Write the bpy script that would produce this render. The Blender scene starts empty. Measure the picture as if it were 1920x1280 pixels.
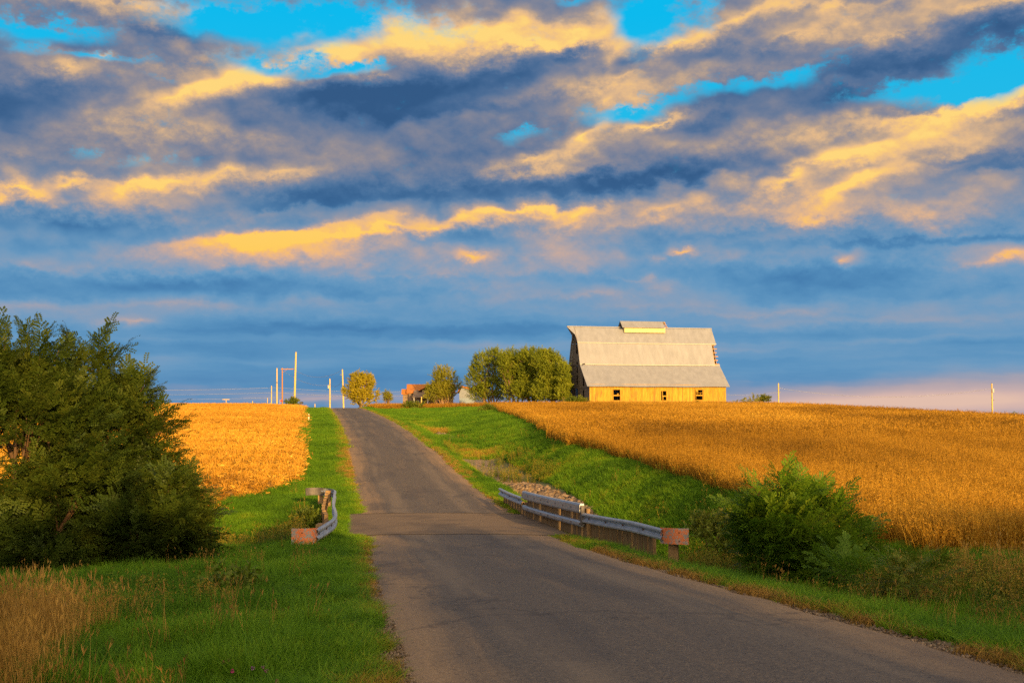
import bpy, bmesh, math, random, os
import numpy as np
from mathutils import Vector, Matrix, noise as mnoise

R = math.radians
SC = bpy.context.scene
COL = SC.collection
SEED = np.random.default_rng(7)
random.seed(7)

# ----------------------------------------------------------------- camera
FPX = 2133.33                      # focal length in pixels of a 1920 wide frame (40 mm on 36 mm)
HORIZ = 760.0                      # row of the eye level
PITCH = math.atan((HORIZ - 640) / FPX)

def ray(px, py):
    cx = (px - 960) / FPX
    cy = -(py - 640) / FPX
    c, s = math.cos(PITCH), math.sin(PITCH)
    return Vector((cx, c - cy * s, s + cy * c))

def at(px, py, Y):
    "the point at distance Y in front of the eye seen at a pixel (used to survey the place)"
    r = ray(px, py)
    return r * (Y / r.y)

cam_d = bpy.data.cameras.new('camera')
cam_d.lens = 40.0
cam_d.sensor_width = 36.0
cam_d.clip_start = 0.1
cam_d.clip_end = 9000
cam = bpy.data.objects.new('camera', cam_d)
cam.rotation_euler = (R(90) + PITCH, 0, 0)
COL.objects.link(cam)
SC.camera = cam
SC.view_settings.view_transform = 'Standard'
SC.view_settings.look = 'None'
SC.view_settings.gamma = 1.0
EXPO = 0.7
SC.view_settings.exposure = EXPO
SC.cycles.max_bounces = 6
SC.cycles.diffuse_bounces = 3
SC.cycles.transparent_max_bounces = 12
SC.cycles.use_adaptive_sampling = True
SC.cycles.adaptive_threshold = 0.012
SC.cycles.adaptive_min_samples = 12
SC.cycles.use_denoising = False
SC.cycles.denoiser = 'OPENIMAGEDENOISE'
SC.cycles.denoising_input_passes = 'RGB_ALBEDO_NORMAL'
SC.cycles.denoising_prefilter = 'ACCURATE'

def lin(r, g, b):
    "sRGB 0-255 to scene linear"
    def f(c):
        c /= 255.0
        return c / 12.92 if c <= 0.04045 else ((c + 0.055) / 1.055) ** 2.4
    return (f(r), f(g), f(b))

# ----------------------------------------------------------------- node helper
class NT:
    def __init__(self, nt):
        self.nt = nt
        nt.nodes.clear()
    def n(self, t, **kw):
        nd = self.nt.nodes.new(t)
        for k, v in kw.items():
            setattr(nd, k, v)
        return nd
    def put(self, sock, v):
        if v is None:
            return
        if hasattr(v, 'is_output'):
            self.nt.links.new(v, sock)
        else:
            if isinstance(v, (tuple, list)) and sock.type == 'RGBA' and len(v) == 3:
                v = (*v, 1)
            sock.default_value = v
    def math(self, op, a, b=None, c=None, clamp=False):
        nd = self.n('ShaderNodeMath', operation=op, use_clamp=clamp)
        self.put(nd.inputs[0], a); self.put(nd.inputs[1], b); self.put(nd.inputs[2], c)
        return nd.outputs[0]
    def vmath(self, op, a, b=None, scale=None):
        nd = self.n('ShaderNodeVectorMath', operation=op)
        self.put(nd.inputs[0], a); self.put(nd.inputs[1], b)
        if scale is not None:
            self.put(nd.inputs['Scale'], scale)
        return nd.outputs['Value'] if op in ('DOT_PRODUCT', 'LENGTH', 'DISTANCE') else nd.outputs[0]
    def xyz(self, v):
        nd = self.n('ShaderNodeSeparateXYZ'); self.put(nd.inputs[0], v)
        return nd.outputs
    def comb(self, x, y, z):
        nd = self.n('ShaderNodeCombineXYZ')
        for i, v in enumerate((x, y, z)):
            self.put(nd.inputs[i], v)
        return nd.outputs[0]
    def noise(self, vec, scale=5, detail=4, rough=.5, lac=2.0, dist=0.0, col=False):
        nd = self.n('ShaderNodeTexNoise')
        self.put(nd.inputs['Vector'], vec)
        nd.inputs['Scale'].default_value = scale
        nd.inputs['Detail'].default_value = detail
        nd.inputs['Roughness'].default_value = rough
        nd.inputs['Lacunarity'].default_value = lac
        nd.inputs['Distortion'].default_value = dist
        return nd.outputs[1] if col else nd.outputs[0]
    def ramp(self, fac, stops, interp='LINEAR'):
        nd = self.n('ShaderNodeValToRGB')
        cr = nd.color_ramp
        cr.interpolation = interp
        while len(cr.elements) < len(stops):
            cr.elements.new(0.5)
        for e, (p, c) in zip(cr.elements, stops):
            e.position = p
            if isinstance(c, (int, float)):
                c = (c, c, c)
            e.color = (*c[:3], 1)
        self.put(nd.inputs[0], fac)
        return nd.outputs[0]
    def sstep(self, v, a, b, lo=0.0, hi=1.0):
        nd = self.n('ShaderNodeMapRange', interpolation_type='SMOOTHSTEP')
        self.put(nd.inputs[0], v)
        nd.inputs[1].default_value = a; nd.inputs[2].default_value = b
        nd.inputs[3].default_value = lo; nd.inputs[4].default_value = hi
        return nd.outputs[0]
    def mix(self, fac, a, b, mode='MIX'):
        nd = self.n('ShaderNodeMix', data_type='RGBA', blend_type=mode)
        self.put(nd.inputs[0], fac); self.put(nd.inputs[6], a); self.put(nd.inputs[7], b)
        return nd.outputs[2]
    def mapping(self, vec, loc=(0, 0, 0), rot=(0, 0, 0), scale=(1, 1, 1), kind='TEXTURE'):
        nd = self.n('ShaderNodeMapping', vector_type=kind)
        self.put(nd.inputs[0], vec)
        nd.inputs[1].default_value = loc; nd.inputs[2].default_value = rot; nd.inputs[3].default_value = scale
        return nd.outputs[0]

# ----------------------------------------------------------------- sun and sky
SUN_EL = R(11)
SUN_AZ = R(21)                      # to the right of straight behind the camera
SUN_DIR = Vector((math.sin(SUN_AZ) * math.cos(SUN_EL), -math.cos(SUN_AZ) * math.cos(SUN_EL), math.sin(SUN_EL)))
sun_d = bpy.data.lights.new('sun', 'SUN')
sun_d.energy = 5.0
sun_d.angle = R(0.55)
sun_d.color = (1.0, 0.60, 0.20)
sun = bpy.data.objects.new('sun', sun_d)
sun.rotation_euler = SUN_DIR.to_track_quat('Z', 'Y').to_euler()
sun.location = (40, -60, 60)
COL.objects.link(sun)

# cloud banks: (px, py, rx, ry, tilt, amount), surveyed as bearings and heights above the horizon
GAPS = [
 (560,35,210,44,0,1.0),(420,60,90,22,0,.8),(50,62,120,18,0,.9),(1225,28,95,46,0,1.0),(1190,70,40,30,0,.5),
 (180,116,90,9,4,.7),(520,128,95,20,0,.8),(650,142,60,11,10,.8),(1200,214,85,18,4,1.0),(1330,188,60,15,0,.55),
 (1470,165,100,15,4,.75),(1780,170,150,17,2,1.0),(1870,130,80,34,0,1.0),(975,268,80,12,6,.52),
 (230,308,140,9,3,.26),(1050,8,40,9,0,.6),(690,170,30,8,0,.3),(320,148,35,8,0,.35),(30,100,40,12,0,.5),(1600,115,60,9,0,.3),
]
TONES = [
 # lit tops
 (230,14,190,17,0,.42),(90,4,100,10,0,.3),(195,58,60,14,4,.22),(120,142,45,17,0,.5),(203,112,30,11,14,.45),
 (390,112,110,28,0,.42),(335,186,110,24,18,.62),(420,152,60,18,25,.5),(505,153,36,10,0,.6),(380,242,120,24,-8,.22),
 (610,95,50,20,0,.5),(770,72,70,28,10,.5),(900,58,170,34,0,.46),(1060,60,100,36,0,.52),(1000,88,100,13,0,.42),
 (710,150,24,11,0,.35),(1180,145,85,17,8,.42),(1400,45,70,13,15,.45),(1500,75,115,20,12,.42),(1700,65,90,19,8,.42),
 (1600,18,190,18,0,.3),(1880,20,60,11,0,.38),(1270,85,50,9,15,.45),(1112,258,56,15,28,.8),(1025,296,56,18,10,.6),
 (1250,238,48,7,5,.62),(1120,322,60,14,0,.22),(1730,210,170,17,8,.62),(1880,190,80,14,4,.6),(1620,285,140,28,14,.56),
 (1540,315,80,16,10,.38),(1500,240,180,36,0,.16),(1840,275,80,44,0,.18),(1600,354,56,8,12,.75),(1572,376,52,18,28,.55),
 (1470,360,24,7,0,.55),(1560,412,80,26,0,.25),(1750,400,110,36,0,.34),(1230,410,60,17,15,.36),(1000,407,105,10,4,.75),
 (1072,412,36,14,30,.5),(960,430,60,12,0,.32),(520,444,105,10,8,.85),(490,468,56,13,0,.45),(620,449,110,11,6,.5),
 (700,440,110,11,6,.36),(740,462,70,13,0,.2),(600,482,100,18,0,.16),(890,495,28,7,5,.75),(1280,475,24,6,0,.7),
 (1578,496,12,14,45,.4),(1885,490,80,18,8,.6),(252,346,46,11,10,.55),(322,344,56,11,15,.5),(430,332,76,17,8,.44),
 (540,326,56,15,10,.4),(335,390,140,26,0,.24),(44,374,50,8,3,.8),(8,388,30,9,0,.4),(142,354,34,7,10,.62),
 (246,606,46,8,0,.42),(80,512,60,9,0,.2),(1190,530,70,8,-14,.24),(100,300,150,30,0,.1),(560,265,190,22,0,.1),
 (1150,190,40,14,20,.2),(820,425,60,9,5,.2),(1830,750,300,24,2,.72),(1580,753,260,12,1,.55),(610,748,150,8,0,.3),
 (700,570,240,7,0,.1),(1200,580,150,10,0,.1),(900,545,160,7,0,.12),(1450,610,260,6,0,.1),(330,640,240,6,0,.08),(1100,500,140,18,0,.12),
 (420,505,160,8,2,.18),(760,522,260,6,1,.16),(1100,557,200,8,2,.2),(1500,590,260,6,1,.18),(300,577,260,6,1,.15),(1700,640,260,7,1,.2),(900,650,300,6,0,.12),(500,682,250,6,0,.12),(1350,662,200,5,0,.14),(60,575,120,8,3,.2),(1650,600,120,8,2,.16),
 (250,537,260,7,1,-.2),(700,557,220,7,1,-.18),(1150,610,350,7,1,-.16),(1650,522,260,9,1,-.2),(600,622,300,6,0,-.16),(1500,640,300,8,0,-.16),(300,652,300,6,0,-.13),(1150,520,140,8,3,-.16),(950,575,200,6,0,-.12),
 (1560,15,60,10,0,.15),(1150,110,40,16,30,.3),
 # dark undersides
 (80,215,130,42,10,-.30),(140,88,80,13,0,-.22),(300,70,90,8,0,-.30),(410,42,30,9,20,-.3),(845,160,150,34,8,-.42),
 (640,190,150,22,5,-.34),(800,210,180,18,2,-.32),(960,142,70,20,0,-.2),(1055,115,48,16,5,-.5),(1205,108,28,10,10,-.45),
 (1300,125,110,22,8,-.36),(1520,34,28,7,20,-.25),(1450,112,120,17,0,-.16),(1860,60,90,22,5,-.32),(1660,136,110,17,8,-.32),
 (1360,205,76,26,10,-.32),(1320,247,60,15,8,-.28),(1590,186,28,7,0,-.3),(1880,225,40,12,0,-.28),(1885,322,80,13,5,-.32),
 (1800,310,38,11,0,-.22),(1250,347,200,20,4,-.26),(1000,370,180,20,2,-.26),(1480,337,240,7,2,-.16),(750,362,280,20,3,-.22),
 (560,386,130,10,5,-.22),(200,440,300,20,0,-.12),(140,422,120,16,0,-.14),(150,366,38,11,25,-.28),(1700,456,270,8,0,-.3),
 (1480,446,200,10,0,-.2),(330,522,300,12,0,-.12),(100,562,200,6,0,-.16),(780,455,64,17,0,-.2),(870,462,86,15,0,-.18),
 (600,522,200,8,0,-.16),(1450,532,240,10,0,-.16),(1620,560,300,8,0,-.12),(400,602,200,5,0,-.1),(480,380,80,8,0,-.1),
 (120,330,220,14,0,-.1),(1350,690,500,14,0,-.12),(800,660,500,14,0,-.08),
]

def build_sky():
    w = bpy.data.worlds.new('World')
    SC.world = w
    w.use_nodes = True
    T = NT(w.node_tree)
    gen = T.n('ShaderNodeTexCoord').outputs['Generated']
    d = T.vmath('NORMALIZE', gen)
    x, y, z = T.xyz(d)
    zc = T.math('MAXIMUM', z, -0.012)
    az = T.math('ARCTAN2', x, y)
    el = T.math('ARCSINE', zc)
    # noise domains: a cloud layer seen in perspective, and rounder billows
    k = T.math('DIVIDE', 1.0, T.math('ADD', zc, 0.20))
    q = T.comb(T.math('MULTIPLY', x, k), T.math('MULTIPLY', y, k), 0.3)
    b = T.comb(x, y, T.math('MULTIPLY', zc, 1.55))
    damp = T.sstep(el, 0.0, 0.17, .16, 1.0)
    def puff(vec, scale, det):
        v = T.n('ShaderNodeTexVoronoi', voronoi_dimensions='3D', feature='F1')
        v.inputs['Scale'].default_value = scale; v.inputs['Detail'].default_value = det
        v.inputs['Roughness'].default_value = .52; v.inputs['Lacunarity'].default_value = 2.2
        v.normalize = True
        T.put(v.inputs['Vector'], vec)
        return v.outputs['Distance']
    wobc = T.noise(b, 8, 5, .55, col=True)
    wob = T.vmath('SUBTRACT', wobc, (.5, .5, .5))
    bw = T.vmath('ADD', b, T.vmath('SCALE', wob, scale=.055))
    p0 = puff(bw, 11, 2.4)
    p1 = puff(T.vmath('ADD', bw, (0.004, 0, 0.022)), 11, 2.4)
    m0 = T.noise(b, 40, 8, .66)
    m1 = T.noise(T.vmath('ADD', b, (0.001, 0, 0.007)), 40, 8, .66)
    wx, wy, _ = T.xyz(wob)
    mm = T.math('SUBTRACT', m0, .5)
    aw = T.math('MULTIPLY_ADD', mm, .034, T.math('MULTIPLY_ADD', wx, .075, az))
    ev = T.math('MULTIPLY_ADD', mm, .030, T.math('MULTIPLY_ADD', wy, .030, T.math('MULTIPLY_ADD', p0, .040, -.016)))
    ew = T.math('MULTIPLY_ADD', ev, damp, el)
    def strokes(lst, start, grow=1.0, amp=1.0, edge=1.0):
        acc = start
        for px, py, rx, ry, tilt, a in lst:
            r = ray(px, py).normalized()
            az0, el0 = math.atan2(r.x, r.y), math.asin(r.z)
            if 500 < py < 700 and rx > 90:     # the low decks are broad soft shelves
                ry *= 2.0 if a < 0 else 1.5
                a *= .85 if a < 0 else 1.15
            m = T.mapping(T.comb(aw, ew, acc), (az0, el0, 0), (0, 0, R(tilt)), (rx * grow / FPX, ry * grow / FPX, 1e6))
            if edge > 1 and ry > 9 and py < 500:            # crisp lit tops, flat dark bases
                side = T.vmath('MAXIMUM' if a > 0 else 'MINIMUM', m, (0, 0, 0))
                nd = T.n('ShaderNodeVectorMath', operation='MULTIPLY_ADD')
                T.put(nd.inputs[0], side); T.put(nd.inputs[1], (0, (edge - 1) * (1.8 if a > 0 else 1.0), 0)); T.put(nd.inputs[2], m)
                m = nd.outputs[0]
            g = T.math('POWER', 0.36788, T.vmath('DOT_PRODUCT', m, m) if (a < 0 or edge == 1.0) else T.vmath('LENGTH', m))
            acc = T.math('MULTIPLY_ADD', g, a * amp * (1.0 if a > 0 else .86), acc)
        return acc
    gap = strokes(GAPS, -0.02, 1.12, 1.35)
    lay = T.noise(q, 2.4, 5, .5)
    bandn = T.noise(T.comb(T.math('MULTIPLY', az, 2.2), T.math('MULTIPLY', ew, 34.0), 0), 1.0, 4, .5)
    base = T.sstep(el, 0.0, 0.26, .26, .31)
    t = strokes(TONES, base, 1.25, 1.06, 1.7)
    emb = T.math('SUBTRACT', p1, p0)
    emb2 = T.math('SUBTRACT', m0, m1)
    g0 = T.noise(bw, 6.5, 3, .5)
    g1 = T.noise(T.vmath('ADD', bw, (0.006, 0, 0.040)), 6.5, 3, .5)
    emb3 = T.math('SUBTRACT', g0, g1)
    upw = T.sstep(el, 0.03, 0.17, .10, 1.0)
    rel = T.math('MULTIPLY_ADD', emb, 1.5, T.math('MULTIPLY_ADD', emb2, .5, T.math('MULTIPLY', emb3, .6)))
    rel = T.math('MULTIPLY', rel, T.sstep(t, .15, .7, .45, 1.0))
    t = T.math('MULTIPLY_ADD', rel, upw, t)
    t = T.math('MULTIPLY_ADD', T.math('SUBTRACT', lay, .5), .34, t)
    low = T.sstep(el, 0.19, 0.08)
    t = T.math('MULTIPLY_ADD', T.math('MULTIPLY', T.math('SUBTRACT', bandn, .5), low), .46, t)
    band2 = T.noise(T.comb(T.math('MULTIPLY', az, 3.4), T.math('MULTIPLY', ew, 95.0), 4.0), 1.0, 3, .5)
    t = T.math('MULTIPLY_ADD', T.math('MULTIPLY', T.math('SUBTRACT', band2, .5), T.sstep(el, 0.13, 0.05)), .24, t)
    t = T.math('MULTIPLY', t, .88)
    hi = T.ramp(t, [(0.0, lin(48, 86, 130)), (.15, lin(68, 106, 150)), (.30, lin(102, 122, 154)), (.48, lin(144, 140, 150)), (.63, lin(190, 164, 140)),
                    (.77, lin(232, 188, 142)), (.90, lin(252, 202, 122)), (1.0, lin(255, 218, 126))], 'B_SPLINE')
    lo = T.ramp(t, [(0.0, lin(58, 108, 160)), (.14, lin(76, 134, 182)), (.30, lin(102, 156, 196)), (.46, lin(142, 158, 182)), (.62, lin(190, 168, 164)),
                    (.76, lin(236, 182, 138)), (.9, lin(252, 192, 100)), (1.0, lin(255, 206, 90))], 'B_SPLINE')
    cl = T.mix(T.sstep(el, 0.11, 0.22), lo, hi)
    # thin rosy air low down where the cloud deck ends
    rosy = T.ramp(t, [(0.0, lin(56, 108, 164)), (.3, lin(90, 142, 186)), (.55, lin(178, 164, 172)), (.8, lin(212, 180, 172)), (1.0, lin(226, 190, 172))])
    cl = T.mix(T.sstep(el, 0.034, 0.014), cl, rosy)
    # clear sky seen through the gaps, tinted from the physical sky
    sky = T.n('ShaderNodeTexSky', sky_type='NISHITA')
    sky.sun_disc = False
    sky.sun_elevation = SUN_EL
    sky.sun_rotation = math.atan2(SUN_DIR.x, SUN_DIR.y)
    sky.air_density = 1.0; sky.dust_density = .6; sky.ozone_density = 3.0
    hs = T.n('ShaderNodeHueSaturation'); hs.inputs['Saturation'].default_value = 1.25; hs.inputs['Hue'].default_value = .5
    T.put(hs.inputs['Color'], sky.outputs[0])
    clear = T.mix(.92, T.mix(1.0, hs.outputs[0], (.1, .1, .1), 'MULTIPLY'), T.ramp(T.math('MULTIPLY', el, 3.0), [(0.0, lin(120, 205, 222)), (.5, lin(92, 200, 224)), (.72, lin(30, 190, 236)), (1.0, lin(0, 190, 242))]))
    gm = T.math('MULTIPLY_ADD', T.math('SUBTRACT', p0, .35), 1.1, gap)
    gm = T.math('MULTIPLY_ADD', T.math('SUBTRACT', m0, .5), -1.9, gm)
    gm = T.math('MULTIPLY', gm, T.sstep(el, .12, .17))
    gmask = T.sstep(gm, .15, 1.15)
    col = T.mix(gmask, cl, clear)
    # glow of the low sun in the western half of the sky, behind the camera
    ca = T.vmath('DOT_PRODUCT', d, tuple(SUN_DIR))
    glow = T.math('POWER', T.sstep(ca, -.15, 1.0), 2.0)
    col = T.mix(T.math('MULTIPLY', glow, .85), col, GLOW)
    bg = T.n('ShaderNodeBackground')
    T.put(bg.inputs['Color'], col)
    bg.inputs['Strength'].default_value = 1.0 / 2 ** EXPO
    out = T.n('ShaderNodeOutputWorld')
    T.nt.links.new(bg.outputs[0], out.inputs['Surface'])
    w.cycles.sampling_method = 'MANUAL'
    w.cycles.sample_map_resolution = 512
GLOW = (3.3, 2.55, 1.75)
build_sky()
# ----------------------------------------------------------------- things, parts, tags
def tag(o, label=None, cat=None, group=None, kind=None):
    if label: o['label'] = label
    if cat: o['category'] = cat
    if group: o['group'] = group
    if kind: o['kind'] = kind
    return o

def empty(name, loc=(0, 0, 0), rz=0.0, **kw):
    o = bpy.data.objects.new(name, None)
    o.empty_display_size = .3
    o.location = loc
    o.rotation_euler = (0, 0, rz)
    COL.objects.link(o)
    return tag(o, **kw)

def link(name, me, parent=None, loc=None, **kw):
    o = bpy.data.objects.new(name, me)
    COL.objects.link(o)
    if parent is not None:
        o.parent = parent
    if loc is not None:
        o.location = loc
    return tag(o, **kw)

def mesh_np(name, V, F, mat=None, attrs=None, smooth=False):
    "V (n,3), F (m,k) all faces with k corners"
    V = np.asarray(V, np.float32); F = np.asarray(F, np.int32)
    me = bpy.data.meshes.new(name)
    me.vertices.add(len(V)); me.vertices.foreach_set('co', V.ravel())
    m, k = F.shape
    me.loops.add(m * k); me.loops.foreach_set('vertex_index', F.ravel())
    me.polygons.add(m)
    me.polygons.foreach_set('loop_start', np.arange(0, m * k, k, dtype=np.int32))
    if smooth:
        me.polygons.foreach_set('use_smooth', np.ones(m, bool))
    for an, arr in (attrs or {}).items():
        arr = np.asarray(arr, np.float32)
        a = me.attributes.new(an, 'FLOAT', 'POINT')
        a.data.foreach_set('value', arr)
    if mat: me.materials.append(mat)
    me.update(calc_edges=True)
    return me

class MB:
    "collects boxes, tubes, quads into one mesh"
    def __init__(self):
        self.v, self.f = [], []
    def add(self, vs, fs):
        o = len(self.v)
        self.v += [tuple(p) for p in vs]
        self.f += [tuple(i + o for i in f) for f in fs]
    def box(self, x0, x1, y0, y1, z0, z1):
        self.add([(x0,y0,z0),(x1,y0,z0),(x1,y1,z0),(x0,y1,z0),(x0,y0,z1),(x1,y0,z1),(x1,y1,z1),(x0,y1,z1)],
                 [(0,3,2,1),(4,5,6,7),(0,1,5,4),(1,2,6,5),(2,3,7,6),(3,0,4,7)])
    def obox(self, c, ux, uy, uz):
        "box at centre c with half-extent vectors"
        c, ux, uy, uz = map(Vector, (c, ux, uy, uz))
        p = [c+sx*ux+sy*uy+sz*uz for sz in (-1,1) for sx, sy in ((-1,-1),(1,-1),(1,1),(-1,1))]
        self.add(p, [(0,3,2,1),(4,5,6,7),(0,1,5,4),(1,2,6,5),(2,3,7,6),(3,0,4,7)])
    def bar(self, a, b, w, h=None):
        "square bar from a to b"
        a, b = Vector(a), Vector(b); h = h or w
        d = (b-a); L = d.length; d.normalize()
        s = d.cross(Vector((0,0,1)))
        if s.length < 1e-4: s = Vector((1,0,0))
        s.normalize(); u = s.cross(d)
        self.obox((a+b)/2, d*L/2, s*w/2, u*h/2)
    def tube(self, pts, rad, n=8, cap=True):
        pts = [Vector(p) for p in pts]
        if not isinstance(rad, (list, tuple)): rad = [rad]*len(pts)
        rings = []
        ref = Vector((0.31, 0.17, 0.93))
        o = len(self.v)
        for i, p in enumerate(pts):
            d = (pts[min(i+1, len(pts)-1)] - pts[max(i-1, 0)]).normalized()
            s = d.cross(ref)
            if s.length < .05: s = d.cross(Vector((1,0,0)))
            s.normalize(); u = s.cross(d)
            for k in range(n):
                a = 2*math.pi*k/n
                self.v.append(tuple(p + (s*math.cos(a)+u*math.sin(a))*rad[i]))
        for i in range(len(pts)-1):
            for k in range(n):
                k2 = (k+1) % n
                self.f.append((o+i*n+k, o+i*n+k2, o+(i+1)*n+k2, o+(i+1)*n+k))
        if cap:
            self.f.append(tuple(o+k for k in reversed(range(n))))
            self.f.append(tuple(o+(len(pts)-1)*n+k for k in range(n)))
    def prism(self, prof, path, closed=False):
        "prof: list of (side, up) offsets; path: list of (pos, sidevec)"
        o = len(self.v); n = len(prof)
        for p, s in path:
            p, s = Vector(p), Vector(s)
            for a, b in prof:
                self.v.append(tuple(p + s*a + Vector((0,0,b))))
        for i in range(len(path)-1):
            for k in range(n if closed else n-1):
                k2 = (k+1) % n
                self.f.append((o+i*n+k, o+i*n+k2, o+(i+1)*n+k2, o+(i+1)*n+k))
        if closed:
            self.f.append(tuple(o+k for k in range(n)))
            self.f.append(tuple(o+(len(path)-1)*n+k for k in reversed(range(n))))
    def mesh(self, name, mat, smooth=False):
        me = bpy.data.meshes.new(name)
        me.from_pydata(self.v, [], self.f)
        if mat: me.materials.append(mat)
        if smooth:
            me.polygons.foreach_set('use_smooth', [True]*len(me.polygons))
        me.update()
        bm = bmesh.new(); bm.from_mesh(me)
        bmesh.ops.recalc_face_normals(bm, faces=bm.faces)
        bm.to_mesh(me); bm.free()
        return me
    def build(self, name, mat, parent=None, smooth=False, **kw):
        return link(name, self.mesh(name, mat, smooth), parent, **kw)

# ----------------------------------------------------------------- the lie of the land
def curve(xk, yk):
    "smooth interpolation through knots (monotone-safe Hermite)"
    xk = np.array(xk, float); yk = np.array(yk, float)
    h = np.diff(xk); dl = np.diff(yk) / h
    m = np.zeros_like(yk)
    m[0], m[-1] = dl[0], dl[-1]
    for i in range(1, len(yk)-1):
        if dl[i-1]*dl[i] > 0:
            w1, w2 = 2*h[i]+h[i-1], h[i]+2*h[i-1]
            m[i] = (w1+w2)/(w1/dl[i-1]+w2/dl[i])
    def f(x):
        x = np.asarray(x, float)
        i = np.clip(np.searchsorted(xk, x)-1, 0, len(h)-1)
        s = (x-xk[i])/h[i]; s = np.clip(s, 0, 1)
        return ((1+2*s)*(1-s)**2*yk[i] + s*(1-s)**2*h[i]*m[i] + s*s*(3-2*s)*yk[i+1] + s*s*(s-1)*h[i]*m[i+1])
    return f

road_z = curve([-150,-40,0,10.3,12.6,19.6,28,35.5,44.4,52,59.5,73.4,103,137,180,203,230,300,400,600,1500,3500],
               [-1.5,-1.7,-1.98,-2.50,-2.63,-3.10,-3.64,-4.02,-4.20,-4.10,-3.85,-3.10,-1.95,-1.27,-.66,-.47,-.62,-2.2,-4.2,-6.5,-32,-100])
road_x = curve([-150,-40,0,10.3,19.6,35.5,44.4,59.5,73.4,103,137,200,300,400,3500],
               [26,9.45,3.47,2.02,.66,-1.6,-2.85,-5.3,-7.6,-12.6,-18.4,-29.2,-46,-62,-500])
half_w = curve([-150,12,24,35,44.4,60,75,3500],[3.1,3.1,3.02,2.93,3.15,3.1,2.9,2.9])
ditch_d = curve([-150,0,10,20,30,36,44,54,72,100,140,190,3500],[.2,.25,.35,.5,.8,1.3,1.2,.32,.85,.62,.35,.15,.1])
field_edge_r = curve([-150,22,30,40,54,70,90,125,165,200,3500],[11,11,10.4,10.6,10.8,10.6,12.4,15.6,20.8,24,60])
bank_z = curve([-150,24,27,30,40,54,70,90,125,165,185,205,240,300,400,600,1500,3500],
               [-1.4,-3.45,-3.62,-3.55,-3.25,-2.95,-2.3,-1.72,-.98,-.50,-.45,-.72,-1.7,-3.4,-5.0,-8.5,-36,-100])
field_edge_l = curve([-150,46,48,55,63,103,200,3500],[9.6,9.6,9.4,7.2,5.7,6.4,7.6,9])

def ss(v, a, b):
    s = np.clip((np.asarray(v, float)-a)/(b-a), 0, 1)
    return s*s*(3-2*s)

def vnoise(x, y, seed=0):
    "cheap smooth value noise (numpy)"
    x = np.asarray(x, float); y = np.asarray(y, float)
    xi = np.floor(x).astype(np.int64); yi = np.floor(y).astype(np.int64)
    fx, fy = x-xi, y-yi
    fx = fx*fx*(3-2*fx); fy = fy*fy*(3-2*fy)
    def h(a, b):
        n = (a*374761393 + b*668265263 + seed*982451653) & 0x7fffffff
        n = ((n ^ (n >> 13)) * 1274126177) & 0x7fffffff
        return ((n ^ (n >> 16)) & 0xffff) / 65535.0
    return (h(xi,yi)*(1-fx)+h(xi+1,yi)*fx)*(1-fy) + (h(xi,yi+1)*(1-fx)+h(xi+1,yi+1)*fx)*fy

def fbm(x, y, seed=0, oct=4):
    a, s, t = .5, 0., 0.
    for i in range(oct):
        s = s + a*vnoise(x*2**i, y*2**i, seed+i*17); t += a; a *= .55
    return s/t

def ground_z(x, y):
    x = np.asarray(x, float); y = np.asarray(y, float)
    zr = road_z(y); t = x - road_x(y); u = -t
    # right of the road: ditch, bank, bean field
    tf = field_edge_r(y)
    dz = ditch_d(y)*ss(t, 3.1, 5.4)
    zf = np.where(y < 24, zr+.05, 0)
    w = ss(y, 22, 29)
    zf = (zr+.05)*(1-w) + bank_z(y)*w
    droop = .052*np.maximum(0, np.sqrt((x-37)**2+64)+(x-37)-8)*.5*2*ss(y, 60, 150)
    droop = np.where(x > 20, droop, 0)
    zf = zf - np.minimum(droop, 6)
    wr = ss(t, 6.4, tf+.3)
    right = (zr-dz)*(1-wr) + zf*wr
    # left of the road: verge, stream hollow, stubble field
    near = zr - .05*np.maximum(u-3.2, 0)*(1-ss(u, 8, 30)*.6)
    hollow = 1.5*np.exp(-((y-40)/5.0)**2)*ss(u, 4.3, 7.0)
    ul = field_edge_l(y)
    far_ = zr - .22*ss(u, 3.2, 4.6)*(1-ss(u, ul-1, ul+1)) + .28*ss(u, ul-1.2, ul+1.5) + .24*ss(u, 8, 18)*ss(y, 70, 190)
    w2 = ss(y, 43, 56)
    left = near*(1-w2) + far_*w2 - hollow
    z = np.where(t > 0, right, left)
    off = np.abs(t)
    z = z + (fbm(x*.35, y*.35, 3)-.5)*.22*ss(off, 3.2, 6) + (fbm(x*1.3, y*1.3, 9)-.5)*.08*ss(off, 3.0, 4)
    return z - .06*(1-ss(off, 2.7, 3.2))

def zone_masks(x, y):
    t = x - road_x(y); u = -t
    wob = (fbm(x*.5, y*.5, 21)-.5)*1.6
    bean = ss(t-field_edge_r(y)+wob*.5, -.25, .35)*ss(y+wob-27.6, -.6, .8)
    strip = ss(y, 184, 187)*ss(t, 4.6, 5.2)
    bean = np.maximum(bean, strip)
    stub = ss(u-field_edge_l(y)+wob*.4, -.3, .3)*ss(y+wob*.8-47, -.8, .8)
    return bean, stub

# ----------------------------------------------------------------- materials
def mat(name, fn):
    m = bpy.data.materials.new(name); m.use_nodes = True
    T = NT(m.node_tree)
    out = T.n('ShaderNodeOutputMaterial')
    sh = fn(T)
    T.nt.links.new(sh, out.inputs['Surface'])
    return m

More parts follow.
